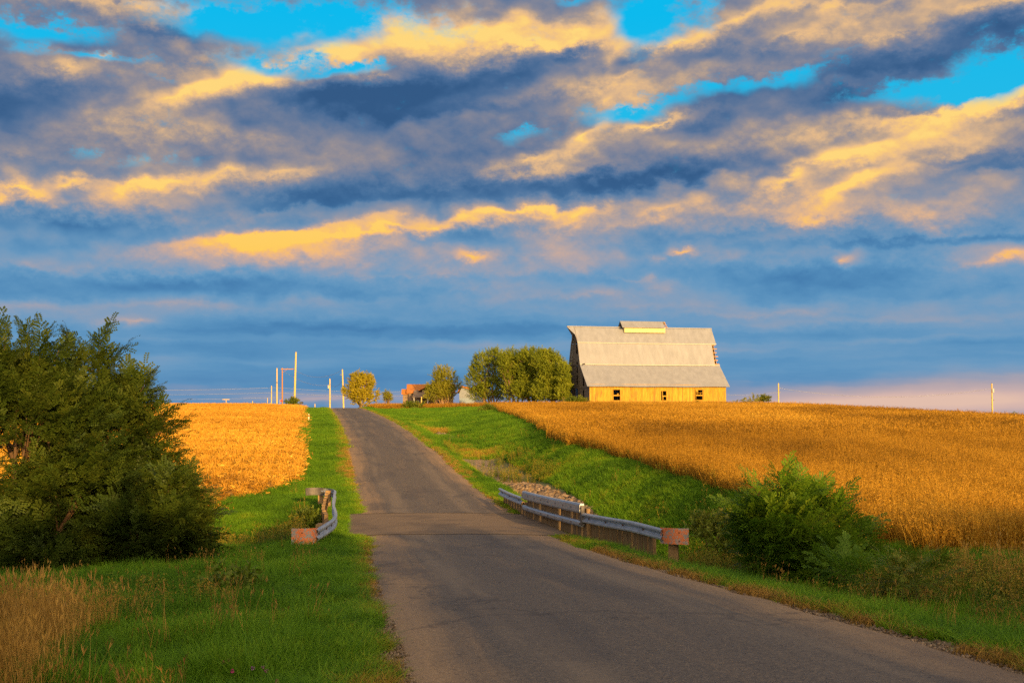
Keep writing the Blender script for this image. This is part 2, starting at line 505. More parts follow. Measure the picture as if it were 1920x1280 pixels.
def principled(T, col, rough=.7, spec=.3, metal=0.0, bump=None, bstr=.3, bdist=.02):
    p = T.n('ShaderNodeBsdfPrincipled')
    T.put(p.inputs['Base Color'], col); T.put(p.inputs['Roughness'], rough)
    p.inputs['Specular IOR Level'].default_value = spec
    T.put(p.inputs['Metallic'], metal)
    if bump is not None:
        b = T.n('ShaderNodeBump'); b.inputs['Strength'].default_value = bstr; b.inputs['Distance'].default_value = bdist
        T.put(b.inputs['Height'], bump); T.nt.links.new(b.outputs[0], p.inputs['Normal'])
    return p.outputs[0]

def leafy(T, col, trans=.3, rough=.55, spec=.25):
    p = principled(T, col, rough, spec)
    tr = T.n('ShaderNodeBsdfTranslucent'); T.put(tr.inputs['Color'], col)
    mx = T.n('ShaderNodeMixShader'); mx.inputs[0].default_value = trans
    T.nt.links.new(p, mx.inputs[1]); T.nt.links.new(tr.outputs[0], mx.inputs[2])
    return mx.outputs[0]

def attr(T, name, kind='GEOMETRY'):
    a = T.n('ShaderNodeAttribute'); a.attribute_name = name; a.attribute_type = kind
    return a.outputs['Fac']

def pos(T):
    return T.n('ShaderNodeNewGeometry').outputs['Position']

def objco(T):
    return T.n('ShaderNodeTexCoord').outputs['Object']

def m_ground(T):
    P = pos(T)
    bean, stub, grav = attr(T, 'bean'), attr(T, 'stub'), attr(T, 'grav')
    n = T.noise(P, 1.2, 6, .6); nf = T.noise(P, 14, 4, .6); nl = T.noise(P, .12, 4, .55)
    g = T.ramp(n, [(.25, (.050, .085, .008)), (.5, (.085, .16, .010)), (.75, (.15, .16, .020))])
    s = T.ramp(nf, [(.3, (.20, .10, .018)), (.55, (.36, .19, .036)), (.75, (.50, .28, .055))])
    s = T.mix(T.sstep(nl, .35, .65), s, T.mix(.35, s, (.30, .17, .05)))
    be = T.ramp(nf, [(.3, (.10, .045, .010)), (.6, (.22, .10, .02)), (.8, (.30, .15, .035))])
    gr = T.ramp(T.noise(P, 22, 3, .7), [(.3, (.12, .085, .055)), (.5, (.26, .19, .12)), (.7, (.42, .33, .23))])
    c = T.mix(stub, g, s); c = T.mix(bean, c, be); c = T.mix(grav, c, gr)
    return principled(T, c, .95, .1, bump=nf, bstr=.7, bdist=.06)

def m_road(T):
    P = pos(T)
    ac, al = attr(T, 'across'), attr(T, 'along')
    Q = T.comb(ac, T.math('MULTIPLY', al, .03), 0)
    streak = T.noise(T.comb(T.math('MULTIPLY', ac, 3.0), T.math('MULTIPLY', al, .055), 0), 1.3, 5, .6)
    blot = T.noise(P, .33, 5, .55); fine = T.noise(P, 55, 3, .75); mid = T.noise(P, 6, 5, .65)
    edge = T.math('ABSOLUTE', ac)
    ew = T.math('ADD', edge, T.math('ADD', T.math('MULTIPLY_ADD', blot, .36, -.18), T.math('MULTIPLY_ADD', streak, .7, -.35)))
    thin = T.noise(T.comb(T.math('MULTIPLY', ac, 11.0), T.math('MULTIPLY', al, .09), 2), 1.0, 4, .6)
    ew = T.math('MULTIPLY_ADD', T.math('SUBTRACT', thin, .5), .55, ew)
    asph = T.ramp(fine, [(.25, (.045, .037, .030)), (.5, (.098, .079, .060)), (.72, (.20, .155, .105))])
    dust = T.ramp(fine, [(.25, (.14, .090, .045)), (.5, (.31, .195, .092)), (.75, (.46, .31, .165))])
    track = T.math('MULTIPLY', T.sstep(T.math('ABSOLUTE', T.math('SUBTRACT', edge, .42)), .30, .04), .5)
    f = T.sstep(ew, .45, 1.08)
    f = T.math('MAXIMUM', f, T.math('MULTIPLY', T.sstep(streak, .46, .80), .40))
    f = T.math('SUBTRACT', f, T.math('MULTIPLY', track, .6), clamp=True)
    c = T.mix(f, asph, dust)
    agg = T.noise(P, 17, 4, .8)
    c = T.mix(T.sstep(agg, .52, .66, 0, .55), c, (.24, .18, .115))
    c = T.mix(T.sstep(agg, .46, .33, 0, .6), c, (.028, .023, .020))
    trk = T.math('MULTIPLY', T.sstep(T.math('ABSOLUTE', T.math('SUBTRACT', edge, .46)), .20, .05), T.sstep(streak, .36, .62))
    c = T.mix(T.math('MULTIPLY', trk, .42), c, (.25, .185, .115))
    patch = T.noise(T.comb(T.math('MULTIPLY', ac, 1.6), T.math('MULTIPLY', al, .16), 7), 1.0, 4, .55)
    c = T.mix(T.sstep(patch, .54, .62, 0, .35), c, (.055, .047, .043))
    c = T.mix(T.math('MULTIPLY', T.sstep(mid, .56, .75), .25), c, (.03, .027, .026))
    # tarred cracks
    v = T.n('ShaderNodeTexVoronoi', feature='DISTANCE_TO_EDGE'); v.inputs['Scale'].default_value = .10
    T.put(v.inputs['Vector'], T.vmath('ADD', P, T.vmath('SCALE', T.noise(P, .9, 4, .6, col=True), scale=2.2)))
    c = T.mix(T.math('MULTIPLY', T.sstep(v.outputs[0], .008, .002), .35), c, (.022, .018, .016))
    return principled(T, c, T.math('MULTIPLY_ADD', fine, .2, .66), .35, bump=T.math('ADD', fine, mid), bstr=.5, bdist=.012)

def m_deck(T):
    P = pos(T)
    fine = T.noise(P, 60, 3, .7); blot = T.noise(P, .5, 5, .6)
    c = T.ramp(fine, [(.25, (.10, .070, .045)), (.5, (.18, .128, .080)), (.75, (.28, .21, .14))])
    c = T.mix(T.math('MULTIPLY', T.sstep(blot, .45, .66), .55), c, (.085, .066, .052))
    return principled(T, c, .85, .2, bump=fine, bstr=.4, bdist=.01)

def plain(c1, c2, scale=8, rough=.8, spec=.25, metal=0.0, stretch=(1, 1, 1), bstr=.3):
    def fn(T):
        v = T.mapping(objco(T), scale=stretch, kind='POINT')
        n = T.noise(v, scale, 6, .62)
        return principled(T, T.ramp(n, [(.3, c1), (.7, c2)]), rough, spec, metal, bump=n, bstr=bstr)
    return fn

M = {}
M['ground'] = mat('ground_cover', m_ground)
M['road'] = mat('worn_asphalt', m_road)
M['deck'] = mat('dusty_concrete', m_deck)
M['joint'] = mat('dark_joint', plain((.018, .014, .012), (.035, .028, .022), 20))
M['timber'] = mat('weathered_timber', plain((.13, .085, .045), (.36, .23, .105), 5, .9, .1, stretch=(3, 3, .5)))
M['galv'] = mat('galvanised_steel', plain((.30, .33, .36), (.46, .49, .52), 4, .42, .5, .55))
M['galv_dark'] = mat('shaded_galvanised_steel', plain((.085, .075, .068), (.15, .14, .135), 6, .6, .3, .3))  # darker copy of the galvanised steel, shade put into its colour
M['bolt'] = mat('rusty_bolt', plain((.05, .025, .014), (.11, .05, .025), 30, .7))

def m_endplate(T):
    n = T.noise(objco(T), 7, 7, .68); n2 = T.noise(objco(T), 24, 5, .6)
    f = T.sstep(T.math('MULTIPLY_ADD', n2, .45, n), .70, .79)
    gz = T.mix(n2, (.22, .20, .18), (.36, .33, .30))
    c = T.mix(f, T.mix(n, (.56, .14, .045), (.74, .24, .08)), gz)
    return principled(T, c, .55, .35)
M['endplate'] = mat('flaking_orange_paint', m_endplate)

# ----------------------------------------------------------------- ground sheet
def geo_steps(a, b, s0, grow):
    out = [a]; s = s0
    while out[-1] < b:
        out.append(out[-1]+s); s *= grow
    return out
ys = np.concatenate([np.arange(-60, 4, 1.0), np.arange(4, 60, .3), np.arange(60, 110, .6), np.arange(110, 230, 1.2), geo_steps(231, 3400, 3, 1.12)])
tp = np.concatenate([np.arange(0, 3, .5), np.arange(3, 16, .25), geo_steps(16, 1600, .5, 1.09)])
ts = np.concatenate([-tp[:0:-1], tp])
YY, TT = np.meshgrid(ys, ts, indexing='ij')
XX = TT + road_x(YY)
ZZ = ground_z(XX, YY)
be_, st_ = zone_masks(XX, YY)
offr = np.abs(TT)
ed = (fbm(XX*1.1, YY*1.1, 40)-.5)*.9
grav = (1-ss(offr+ed, 3.05, 3.65))
rocky = ss(YY, 46, 50)*(1-ss(YY, 78, 84))*np.exp(-((TT-5.9)/1.3)**2)*1.5 + np.exp(-((YY-99)/4)**2)*np.exp(-((TT-6)/.9)**2)*1.5
grav = np.clip(np.maximum(grav, rocky*fbm(XX*.6, YY*.6, 31)*1.5), 0, 1)
ny, nt_ = YY.shape
idx = np.arange(ny*nt_).reshape(ny, nt_)
Fq = np.stack([idx[:-1,:-1], idx[:-1,1:], idx[1:,1:], idx[1:,:-1]], -1).reshape(-1, 4)
V = np.stack([XX, YY, ZZ], -1).reshape(-1, 3)
me = mesh_np('ground', V, Fq, M['ground'], {'bean': be_.ravel(), 'stub': st_.ravel(), 'grav': grav.ravel()}, smooth=True)
link('ground', me, label='rolling farmland ground of grassy verges, stubble and bean field soil', cat='ground', kind='structure')

# road sheet
ry = np.concatenate([np.arange(-60, 60, .5), np.arange(60, 232, 1.0), np.arange(232, 420, 6.0)])
rt = np.linspace(-1, 1, 25)
RY, RT = np.meshgrid(ry, rt, indexing='ij')
wav = np.stack([(fbm(ry*.8, ry*0+k*9.1, 55)-.5)*.5 for k in (0, 1)], 1)
hw = half_w(RY) + np.where(RT < 0, -wav[:, :1]*RT, wav[:, 1:]*RT)
RX = road_x(RY) + RT*hw
RZ = road_z(RY) + .05*(1-RT**2) - .035*ss(np.abs(RT), .93, 1.0)
ny, nt_ = RY.shape
idx = np.arange(ny*nt_).reshape(ny, nt_)
Fq = np.stack([idx[:-1,:-1], idx[:-1,1:], idx[1:,1:], idx[1:,:-1]], -1).reshape(-1, 4)
me = mesh_np('road', np.stack([RX, RY, RZ], -1).reshape(-1, 3), Fq, M['road'], {'across': RT.ravel(), 'along': RY.ravel()}, smooth=True)
link('road', me, label='narrow worn asphalt country road running over the hill', cat='road', kind='structure')

# bridge deck over the stream
br = empty('bridge', (float(road_x(40.)), 40.0, float(road_z(40.))), label='short flat concrete bridge deck crossing the stream between the guardrails', cat='bridge')
B0 = Vector(br.location)
mb = MB()
for y0, y1 in zip(np.linspace(35.6, 44.3, 9)[:-1], np.linspace(35.6, 44.3, 9)[1:]):
    vs = []
    for yy in (y0, y1):
        xc, zc = float(road_x(yy)), float(road_z(yy))
        for tt, dz in ((-3.75, -.5), (-3.75, -.01), (-2.9, .012), (-1.9, .036), (-.9, .053), (0, .058), (.9, .053), (1.9, .036), (2.9, .012), (3.5, -.01), (3.5, -.5)):
            vs.append(Vector((xc+tt, yy, zc+dz)) - B0)
    fs = [(k, k+1, k+12, k+11) for k in range(10)]
    mb.add(vs, fs)
mb.build('deck', M['deck'], br)
for yy in (35.55, 44.36):
    mb = MB()
    pts = []
    for tt in np.linspace(-3.4, 3.4, 16):
        pts.append(Vector((float(road_x(yy))+tt, yy+.05*math.sin(tt*2.1)+.02*math.sin(tt*7), float(road_z(yy))+.052-.050*(tt/3.15)**2)) - B0)
    for a, b in zip(pts[:-1], pts[1:]):
        mb.bar(a, b, .06, .02)
    mb.build('expansion_joint', M['joint'], br)
# ----------------------------------------------------------------- guardrails
def zr_(y): return float(road_z(y))
def path_frames(pts, n=8):
    "resample a polyline smoothly; returns list of (pos, outward side vector)"
    P = [Vector(p) for p in pts]
    out = []
    for i in range(len(P)-1):
        p0 = P[max(i-1, 0)]; p1 = P[i]; p2 = P[i+1]; p3 = P[min(i+2, len(P)-1)]
        for k in range(n):
            s = k/n
            out.append(.5*((2*p1)+(p2-p0)*s+(2*p0-5*p1+4*p2-p3)*s*s+(3*p1-p0-3*p2+p3)*s**3))
    out.append(P[-1])
    fr = []
    for i, p in enumerate(out):
        d = out[min(i+1, len(out)-1)] - out[max(i-1, 0)]
        d.z = 0; d.normalize()
        fr.append((p, Vector((d.y, -d.x, 0))))
    return fr

WPROF = [(0.0, .155), (.03, .15), (.08, .125), (.082, .085), (.02, .03), (.0, .0), (.02, -.03), (.082, -.085), (.08, -.125), (.03, -.15), (0.0, -.155)]
def w_section(sign):
    front = [(a*sign, b) for a, b in WPROF]
    back = [(a*sign-.008*sign, b) for a, b in reversed(WPROF)]
    return front + back

def w_beam(name, pts, sign, parent, o):
    mb = MB()
    fr = [(p-o, s) for p, s in path_frames(pts, 6)]
    mb.prism(w_section(sign), fr, closed=True)
    b = mb.build(name, M['galv'], parent)
    bolts = MB()
    for p, s in fr[2::4]:
        for dz in (.0,):
            c = p + s*(.012*sign) + Vector((0, 0, dz))
            bolts.obox(c, s*.018*sign, s.cross(Vector((0,0,1)))*.022, Vector((0,0,.022)))
    add_second(b.data, bolts, M['bolt'])
    return b

def add_second(me, mb, m):
    "append small fixings to a part's own mesh as a second material"
    bm = bmesh.new(); bm.from_mesh(me)
    me.materials.append(m)
    vs = [bm.verts.new(v) for v in mb.v]
    for f in mb.f:
        nf = bm.faces.new([vs[i] for i in f]); nf.material_index = len(me.materials)-1
    bmesh.ops.recalc_face_normals(bm, faces=bm.faces)
    bm.to_mesh(me); bm.free()

def buffer_end(parent, o, pts, sign, hh=.22, m='endplate'):
    "flared plate closing the end of a beam"
    mb = MB()
    prof = [(.0, hh), (.0, -hh+.02), (-.014*sign, -hh+.02), (-.014*sign, hh)]
    fr = [(p-o, s) for p, s in path_frames(pts, 5)]
    mb.prism(prof, fr, closed=True)
    e = mb.build('end_plate', M[m], parent)
    bl = MB()
    for p, s in fr[2::9]:
        for dz in (-hh*.5, hh*.5):
            bl.obox(p+s*.006*sign+Vector((0,0,dz)), s*.01, s.cross(Vector((0,0,1)))*.013, Vector((0,0,.013)))
    add_second(e.data, bl, M['bolt'])
    return e

def timber(parent, o, p, s, w, d, z0, z1, name='timber_post', skew=0.0):
    mb = MB()
    p = Vector(p); al = s.cross(Vector((0,0,1)))
    c = p.copy(); c.z = (z0+z1)/2
    mb.obox(c-o, al*w/2, s*d/2, Vector((skew, 0, (z1-z0)/2)))
    return mb.build(name, M['timber'], parent)

def rail_path(lst, h):
    return [Vector((x, y, zr_(y)+h_)) for (x, y, h_) in [(a[0], a[1], a[2] if len(a) > 2 else h) for a in lst]]

# --- right-hand rail: W-beam, box bridge rail, W-beam, orange end
oR = Vector((2.2, 36, zr_(36)))
gr = empty('guardrail', oR, label='longer guardrail beside the bean field with flat bridge rails and orange end plate', cat='guardrail')
w_near = rail_path([(2.22, 35.4, .56), (2.75, 33.6, .54), (3.35, 31.9, .50), (4.02, 30.45, .36)], .5)
w_beam('w_beam', w_near, 1, gr, oR)
w_far = rail_path([(-.50, 48.6, .52), (-.10, 46.2, .54), (.40, 43.5, .57)], .5)
w_beam('w_beam', w_far, 1, gr, oR)
e_pts = rail_path([(3.95, 30.55, .33), (4.12, 30.24, .33), (4.32, 30.06, .33), (4.62, 29.98, .33)], .3)
buffer_end(gr, oR, e_pts, 1)
for h0, h1, nm in ((.69, .99, 'upper_rail'), (.28, .46, 'lower_rail')):
    mb = MB()
    a, b = Vector((2.16, 35.45, 0)), Vector((.44, 43.4, 0))
    fr = []
    for s in np.linspace(0, 1, 9):
        p = a.lerp(b, s); p.z = zr_(p.y)-.02*s
        d = (b-a).normalized(); fr.append((p-oR, Vector((d.y, -d.x, 0))))
    th = .07
    mb.prism([(-th, h1-.05), (-th, h0+.05), (-th+.03, h0), (th, h0), (th, h1), (-th+.03, h1)], fr, closed=True)
    rl = mb.build(nm, M['galv'], gr)
    bl = MB()
    for p, s in fr:
        bl.obox(p+s*(-th-.004)+Vector((0,0,(h0+h1)/2)), s*.01, s.cross(Vector((0,0,1)))*.02, Vector((0,0,.02)))
    add_second(rl.data, bl, M['bolt'])
mb = MB()
mb.obox(Vector((2.17, 35.42, zr_(35.4)+.63))-oR, Vector((.05, .01, 0)), Vector((-.02, .07, 0)), Vector((0, 0, .30)))
mb.build('rail_bracket', M['galv_dark'], gr)
# boards and posts behind the rail
rng = random.Random(4)
def back_line(pts, step, off, w, hi, lo, parent, o, sign, taper=None):
    fr = path_frames(pts, 40)
    acc = 0; last = fr[0][0]
    k = 0
    for p, s in fr:
        acc += (p-last).length; last = p
        if acc >= step*k:
            h = hi + rng.uniform(-.05, .04)
            zb = zr_(p.y)
            q = p + s*off*sign
            timber(parent, o, q, s, w*rng.uniform(.9, 1.0), .09+rng.uniform(0, .03), zb-lo, zb+h, 'timber_board', rng.uniform(-.01, .01))
            k += 1
back_line([(3.62, 31.2, 0), (2.95, 33.2, 0), (2.22, 35.4, 0)], .34, .22, .29, .52, .9, gr, oR, 1)
back_line([(2.16, 35.5, 0), (.44, 43.4, 0)], .55, .16, .44, .86, 1.6, gr, oR, 1)
back_line([(.40, 43.5, 0), (-.10, 46.2, 0), (-.5, 48.6, 0)], .55, .2, .40, .50, 1.0, gr, oR, 1)
timber(gr, oR, Vector((4.28, 30.42, 0)), Vector((.2, 1, 0)).normalized(), .26, .2, zr_(30.2)-.75, zr_(30.2)+.30)
# --- left-hand rail
oL = Vector((-5.6, 36, zr_(36)))
gl = empty('guardrail', oL, label='shorter curved guardrail on the grassy side opposite the barn, flared at both ends', cat='guardrail')
w_l = rail_path([(-5.18, 30.25, .36), (-5.06, 31.2, .48), (-5.1, 32.6, .55), (-5.42, 35, .6), (-6.2, 39.5, .62), (-6.95, 44.6, .62), (-7.25, 46.6, .60), (-7.6, 47.6, .58), (-8.0, 47.95, .58)], .5)
w_beam('w_beam', w_l, 1, gl, oL)
buffer_end(gl, oL, rail_path([(-5.14, 30.35, .33), (-5.22, 30.12, .33), (-5.42, 29.98, .33), (-5.76, 29.95, .33)], .3), -1)
buffer_end(gl, oL, rail_path([(-7.9, 47.93, .57), (-8.15, 48.05, .57), (-8.45, 48.0, .57), (-8.62, 47.8, .57)], .3), 1, .165, 'galv_dark')
def back_line_l(pts, step, off, w, hi, lo):
    back_line(pts, step, off, w, hi, lo, gl, oL, -1)
back_line_l([(-5.12, 32.9, 0), (-5.42, 35, 0)], .34, .24, .29, .5, 1.1)
back_line_l([(-5.42, 35.3, 0), (-6.2, 39.5, 0), (-6.95, 44.6, 0), (-7.2, 46.4, 0)], .42, .3, .36, .66, 1.6)
timber(gl, oL, Vector((-5.4, 30.2, 0)), Vector((0, 1, 0)), .26, .22, zr_(30.2)-.75, zr_(30.2)+.28)
timber(gl, oL, Vector((-5.25, 31.2, 0)), Vector((0, 1, 0)), .2, .2, zr_(31.)-.75, zr_(31.)+.50)
timber(gl, oL, Vector((-5.58, 33.7, 0)), Vector((1, 0, 0)), .5, .3, zr_(34.)-.9, zr_(34.)+.50)
for (x, y) in ((-7.55, 46.9), (-8.05, 48.05)):
    timber(gl, oL, Vector((x, y+.14, 0)), Vector((1, 0, 0)), .2, .2, zr_(y)-.9, zr_(y)+.70)
# ----------------------------------------------------------------- the barn
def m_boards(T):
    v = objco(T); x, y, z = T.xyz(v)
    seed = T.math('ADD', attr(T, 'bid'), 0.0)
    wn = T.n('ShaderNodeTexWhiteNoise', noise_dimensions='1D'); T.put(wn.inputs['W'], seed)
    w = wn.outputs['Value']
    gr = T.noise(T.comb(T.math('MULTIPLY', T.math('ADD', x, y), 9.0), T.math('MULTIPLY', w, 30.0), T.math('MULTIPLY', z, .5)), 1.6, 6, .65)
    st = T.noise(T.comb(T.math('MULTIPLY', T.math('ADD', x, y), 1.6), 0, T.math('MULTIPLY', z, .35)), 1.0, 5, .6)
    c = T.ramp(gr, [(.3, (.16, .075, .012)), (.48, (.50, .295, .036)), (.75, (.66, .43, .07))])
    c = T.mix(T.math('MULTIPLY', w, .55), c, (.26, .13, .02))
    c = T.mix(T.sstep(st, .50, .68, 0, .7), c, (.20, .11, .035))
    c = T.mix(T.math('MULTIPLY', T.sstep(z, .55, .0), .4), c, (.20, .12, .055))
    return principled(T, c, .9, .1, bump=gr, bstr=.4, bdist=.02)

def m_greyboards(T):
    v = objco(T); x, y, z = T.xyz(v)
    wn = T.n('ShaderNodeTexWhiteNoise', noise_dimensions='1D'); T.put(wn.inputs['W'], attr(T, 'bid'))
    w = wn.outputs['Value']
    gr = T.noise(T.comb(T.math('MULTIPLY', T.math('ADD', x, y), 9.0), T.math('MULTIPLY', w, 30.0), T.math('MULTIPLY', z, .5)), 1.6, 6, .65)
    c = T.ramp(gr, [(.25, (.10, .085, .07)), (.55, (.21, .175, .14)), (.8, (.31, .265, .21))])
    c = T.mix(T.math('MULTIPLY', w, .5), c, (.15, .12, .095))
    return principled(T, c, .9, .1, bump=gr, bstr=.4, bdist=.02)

def m_roof(T):
    v = objco(T); x, y, z = T.xyz(v)
    rib = T.math('PINGPONG', x, .15)
    n = T.noise(T.comb(T.math('MULTIPLY', x, 1.2), y, T.math('MULTIPLY', z, .15)), 1.1, 6, .6)
    sh = T.n('ShaderNodeTexWhiteNoise', noise_dimensions='1D'); T.put(sh.inputs['W'], T.math('FLOOR', T.math('DIVIDE', x, .9)))
    f = T.noise(T.comb(T.math('MULTIPLY', x, 5.0), y, T.math('MULTIPLY', z, .5)), 1.6, 5, .7)
    c = T.ramp(n, [(.3, (.215, .22, .235)), (.55, (.255, .26, .275)), (.75, (.29, .295, .305))])
    c = T.mix(T.math('MULTIPLY', sh.outputs[0], .16), c, (.22, .22, .22))
    c = T.mix(T.sstep(f, .58, .76, 0, .45), c, (.22, .145, .085))
    c = T.mix(T.sstep(rib, .135, .15, 0, .3), c, (.13, .125, .12))
    return principled(T, c, .62, .3, .12, bump=rib, bstr=.6, bdist=.05)

M['boards'] = mat('sunlit_barn_boards', m_boards)  # the sun's gold is put into this board colour; shaded walls keep the grey
M['greyboards'] = mat('weathered_barn_boards', m_greyboards)
M['roofmetal'] = mat('corrugated_roof_metal', m_roof)
M['edge_highlight'] = mat('pale_edge_highlight', plain((.34, .32, .27), (.42, .39, .33), 2, .6, .3))  # paler than the roof metal, colour of the sunlit edge lines
M['batten'] = mat('bare_roof_batten', plain((.30, .17, .06), (.44, .27, .10), 3, .9, .1))
M['darkwood'] = mat('dark_wood', plain((.045, .036, .03), (.09, .072, .058), 4, .9, .1))
M['louver'] = mat('pale_louver_paint', plain((.58, .46, .20), (.72, .60, .30), 6, .8, .2))

class BoardMB(MB):
    "boards with an id per board"
    def __init__(self):
        super().__init__(); self.ids = []
    def board(self, pts_front, nrm, th, bid):
        n = Vector(nrm)
        k = len(pts_front)
        vs = [Vector(p) for p in pts_front] + [Vector(p)-n*th for p in pts_front]
        fs = [tuple(range(k)), tuple(range(2*k-1, k-1, -1))] + [(i, i+k, (i+1) % k+k, (i+1) % k) for i in range(k)]
        self.add(vs, fs); self.ids += [bid]*len(vs)
    def build_ids(self, name, m, parent):
        me = bpy.data.meshes.new(name); me.from_pydata(self.v, [], self.f); me.materials.append(m); me.update()
        a = me.attributes.new('bid', 'FLOAT', 'POINT'); a.data.foreach_set('value', np.array(self.ids, np.float32))
        bm = bmesh.new(); bm.from_mesh(me); bmesh.ops.recalc_face_normals(bm, faces=bm.faces); bm.to_mesh(me); bm.free()
        return link(name, me, parent)

BL, BD = 24.8, 14.9
BX, BY, BZ = 13.15, 193.0, .45
BROT = R(13)
barn = empty('barn', (BX, BY, BZ), BROT, label='old wooden barn with flared grey metal gambrel roof and ridge cupola, at the field crest', cat='barn')
HE, H2, H1, HR = 3.15, 6.65, 10.5, 13.4      # eave, lower break, upper break, ridge heights
CY = BD/2
O2, O1 = 3.5, 2.05                           # breaks: distance out from the ridge line
def roof_half(h):
    "half width of the roof line at height h"
    if h <= HE: return CY
    if h <= H2: return O2 + (CY-O2)*(H2-h)/(H2-HE)
    if h <= H1: return O1 + (O2-O1)*(H1-h)/(H1-H2)
    return O1*(HR-h)/(HR-H1)
rb = random.Random(11)
BASE = -1.6
# front and back walls of vertical boards with three openings
opens = [(4.2, 5.4, .45, 2.25), (13.1, 13.75, .45, 2.05), (19.2, 20.4, .55, 2.25)]
def long_wall(name, yf, ny, openings, m):
    bmx = BoardMB()
    x = 0.0; bid = 1
    while x < BL-.02:
        w = min(rb.uniform(.22, .30), BL-x)
        j = rb.uniform(0, .035)
        top = HE+.02; bot = BASE
        spans = [(bot, top)]
        for (a, b, c, d) in openings:
            if x+w > a and x < b:
                spans = [(bot, c), (d, top)]
        x1 = x+w-rb.uniform(.006, .02)
        for (c, d) in spans:
            yv = yf+ny*j
            bmx.board([(x, yv, c), (x1, yv, c), (x1, yv, d), (x, yv, d)], (0, ny, 0), .03, bid)
        x += w; bid += 1
    o = bmx.build_ids(name, m, barn)
    return o
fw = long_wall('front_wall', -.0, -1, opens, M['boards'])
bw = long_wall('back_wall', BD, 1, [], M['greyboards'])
# window openings: frame, rail between the two sashes, broken bars
for (a, b, c, d), cond in zip(opens, (0, 1, 2)):
    mb = MB()
    fwid = .09
    mb.box(a-fwid, a, -.075, .02, c-fwid, d+fwid); mb.box(b, b+fwid, -.075, .02, c-fwid, d+fwid)
    mb.box(a, b, -.075, .02, d, d+fwid); mb.box(a, b, -.075, .02, c-fwid, c)
    wdw = mb.build('window', M['boards'], barn)
    s = MB(); mid = c+(d-c)*.45
    s.box(a, b, -.05, -.01, mid-.10, mid+.10)
    s.build('meeting_rail', M['boards'], wdw)
    s = MB()
    if cond == 2:
        s.box(a+.30, a+.36, -.045, -.015, mid+.1, d); s.box(a, b, -.043, -.017, mid+.42, mid+.47); s.box(a+.8, a+.85, -.045, -.015, mid+.1, mid+.42)
        s.box(a, a+.3, -.044, -.016, d-.3, d-.02)
    elif cond == 0:
        s.box(a+.66, a+1.0, -.045, -.015, mid+.2, mid+.34)
    else:
        s.box(a+.08, a+.13, -.045, -.015, c, mid-.1)
    s.build('broken_bar', M['boards'], wdw)
# gables
def gable(name, xg, nx, slots, door):
    bmx = BoardMB(); bid = 300
    y = 0.0
    tops = lambda yy: next((h for h in np.linspace(HR-.03, HE, 240) if roof_half(h) >= abs(yy-CY)), HE)
    while y < BD-.02:
        w = min(rb.uniform(.24, .32), BD-y)
        y1 = y+w-rb.uniform(.006, .025)
        ta, tb = tops(y), tops(y1)
        cuts = sorted([s for s in slots+door if y+w*.5 > s[0] and y+w*.5 < s[1]], key=lambda s: s[2])
        lo = BASE
        xv = xg+nx*rb.uniform(0, .03)
        for s in cuts + [None]:
            hi_a = ta if s is None else s[2]; hi_b = tb if s is None else s[2]
            if min(hi_a, hi_b) > lo+.05:
                bmx.board([(xv, y, lo), (xv, y1, lo), (xv, y1, hi_b), (xv, y, hi_a)], (nx, 0, 0), .03, bid)
            if s is not None: lo = s[3]
        y += w; bid += 1
    return bmx.build_ids(name, M['greyboards'], barn)
slots = [(3.2, 4.0, .5, 2.2), (3.2, 4.0, 2.9, 5.0), (10.9, 11.7, .5, 2.2), (10.9, 11.7, 2.9, 5.0),
         (7.0, 7.9, 3.2, 4.9), (7.0, 7.9, 5.3, 7.2), (6.6, 8.2, 8.6, 12.0)]
door = [(6.6, 8.6, BASE, 2.6)]
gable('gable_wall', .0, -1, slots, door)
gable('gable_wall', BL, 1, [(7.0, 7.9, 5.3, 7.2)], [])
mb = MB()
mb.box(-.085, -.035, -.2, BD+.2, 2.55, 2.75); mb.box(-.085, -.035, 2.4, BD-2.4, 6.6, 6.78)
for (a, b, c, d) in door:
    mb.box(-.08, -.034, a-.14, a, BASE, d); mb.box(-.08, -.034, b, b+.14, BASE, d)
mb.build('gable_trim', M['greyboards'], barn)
mb = MB()
mb.obox(Vector((-.28, 7.9, .45)), Vector((.03, 0, .0)), Vector((.12, .55, 0)), Vector((0, 0, 2.05)))
mb.build('door', M['darkwood'], barn)
mb = MB()      # a loose board leaning at the foot of the gable
mb.bar((-.5, 10.4, -.2), (-.35, 12.6, .9), .06, .3)
mb.build('loose_board', M['greyboards'], barn)
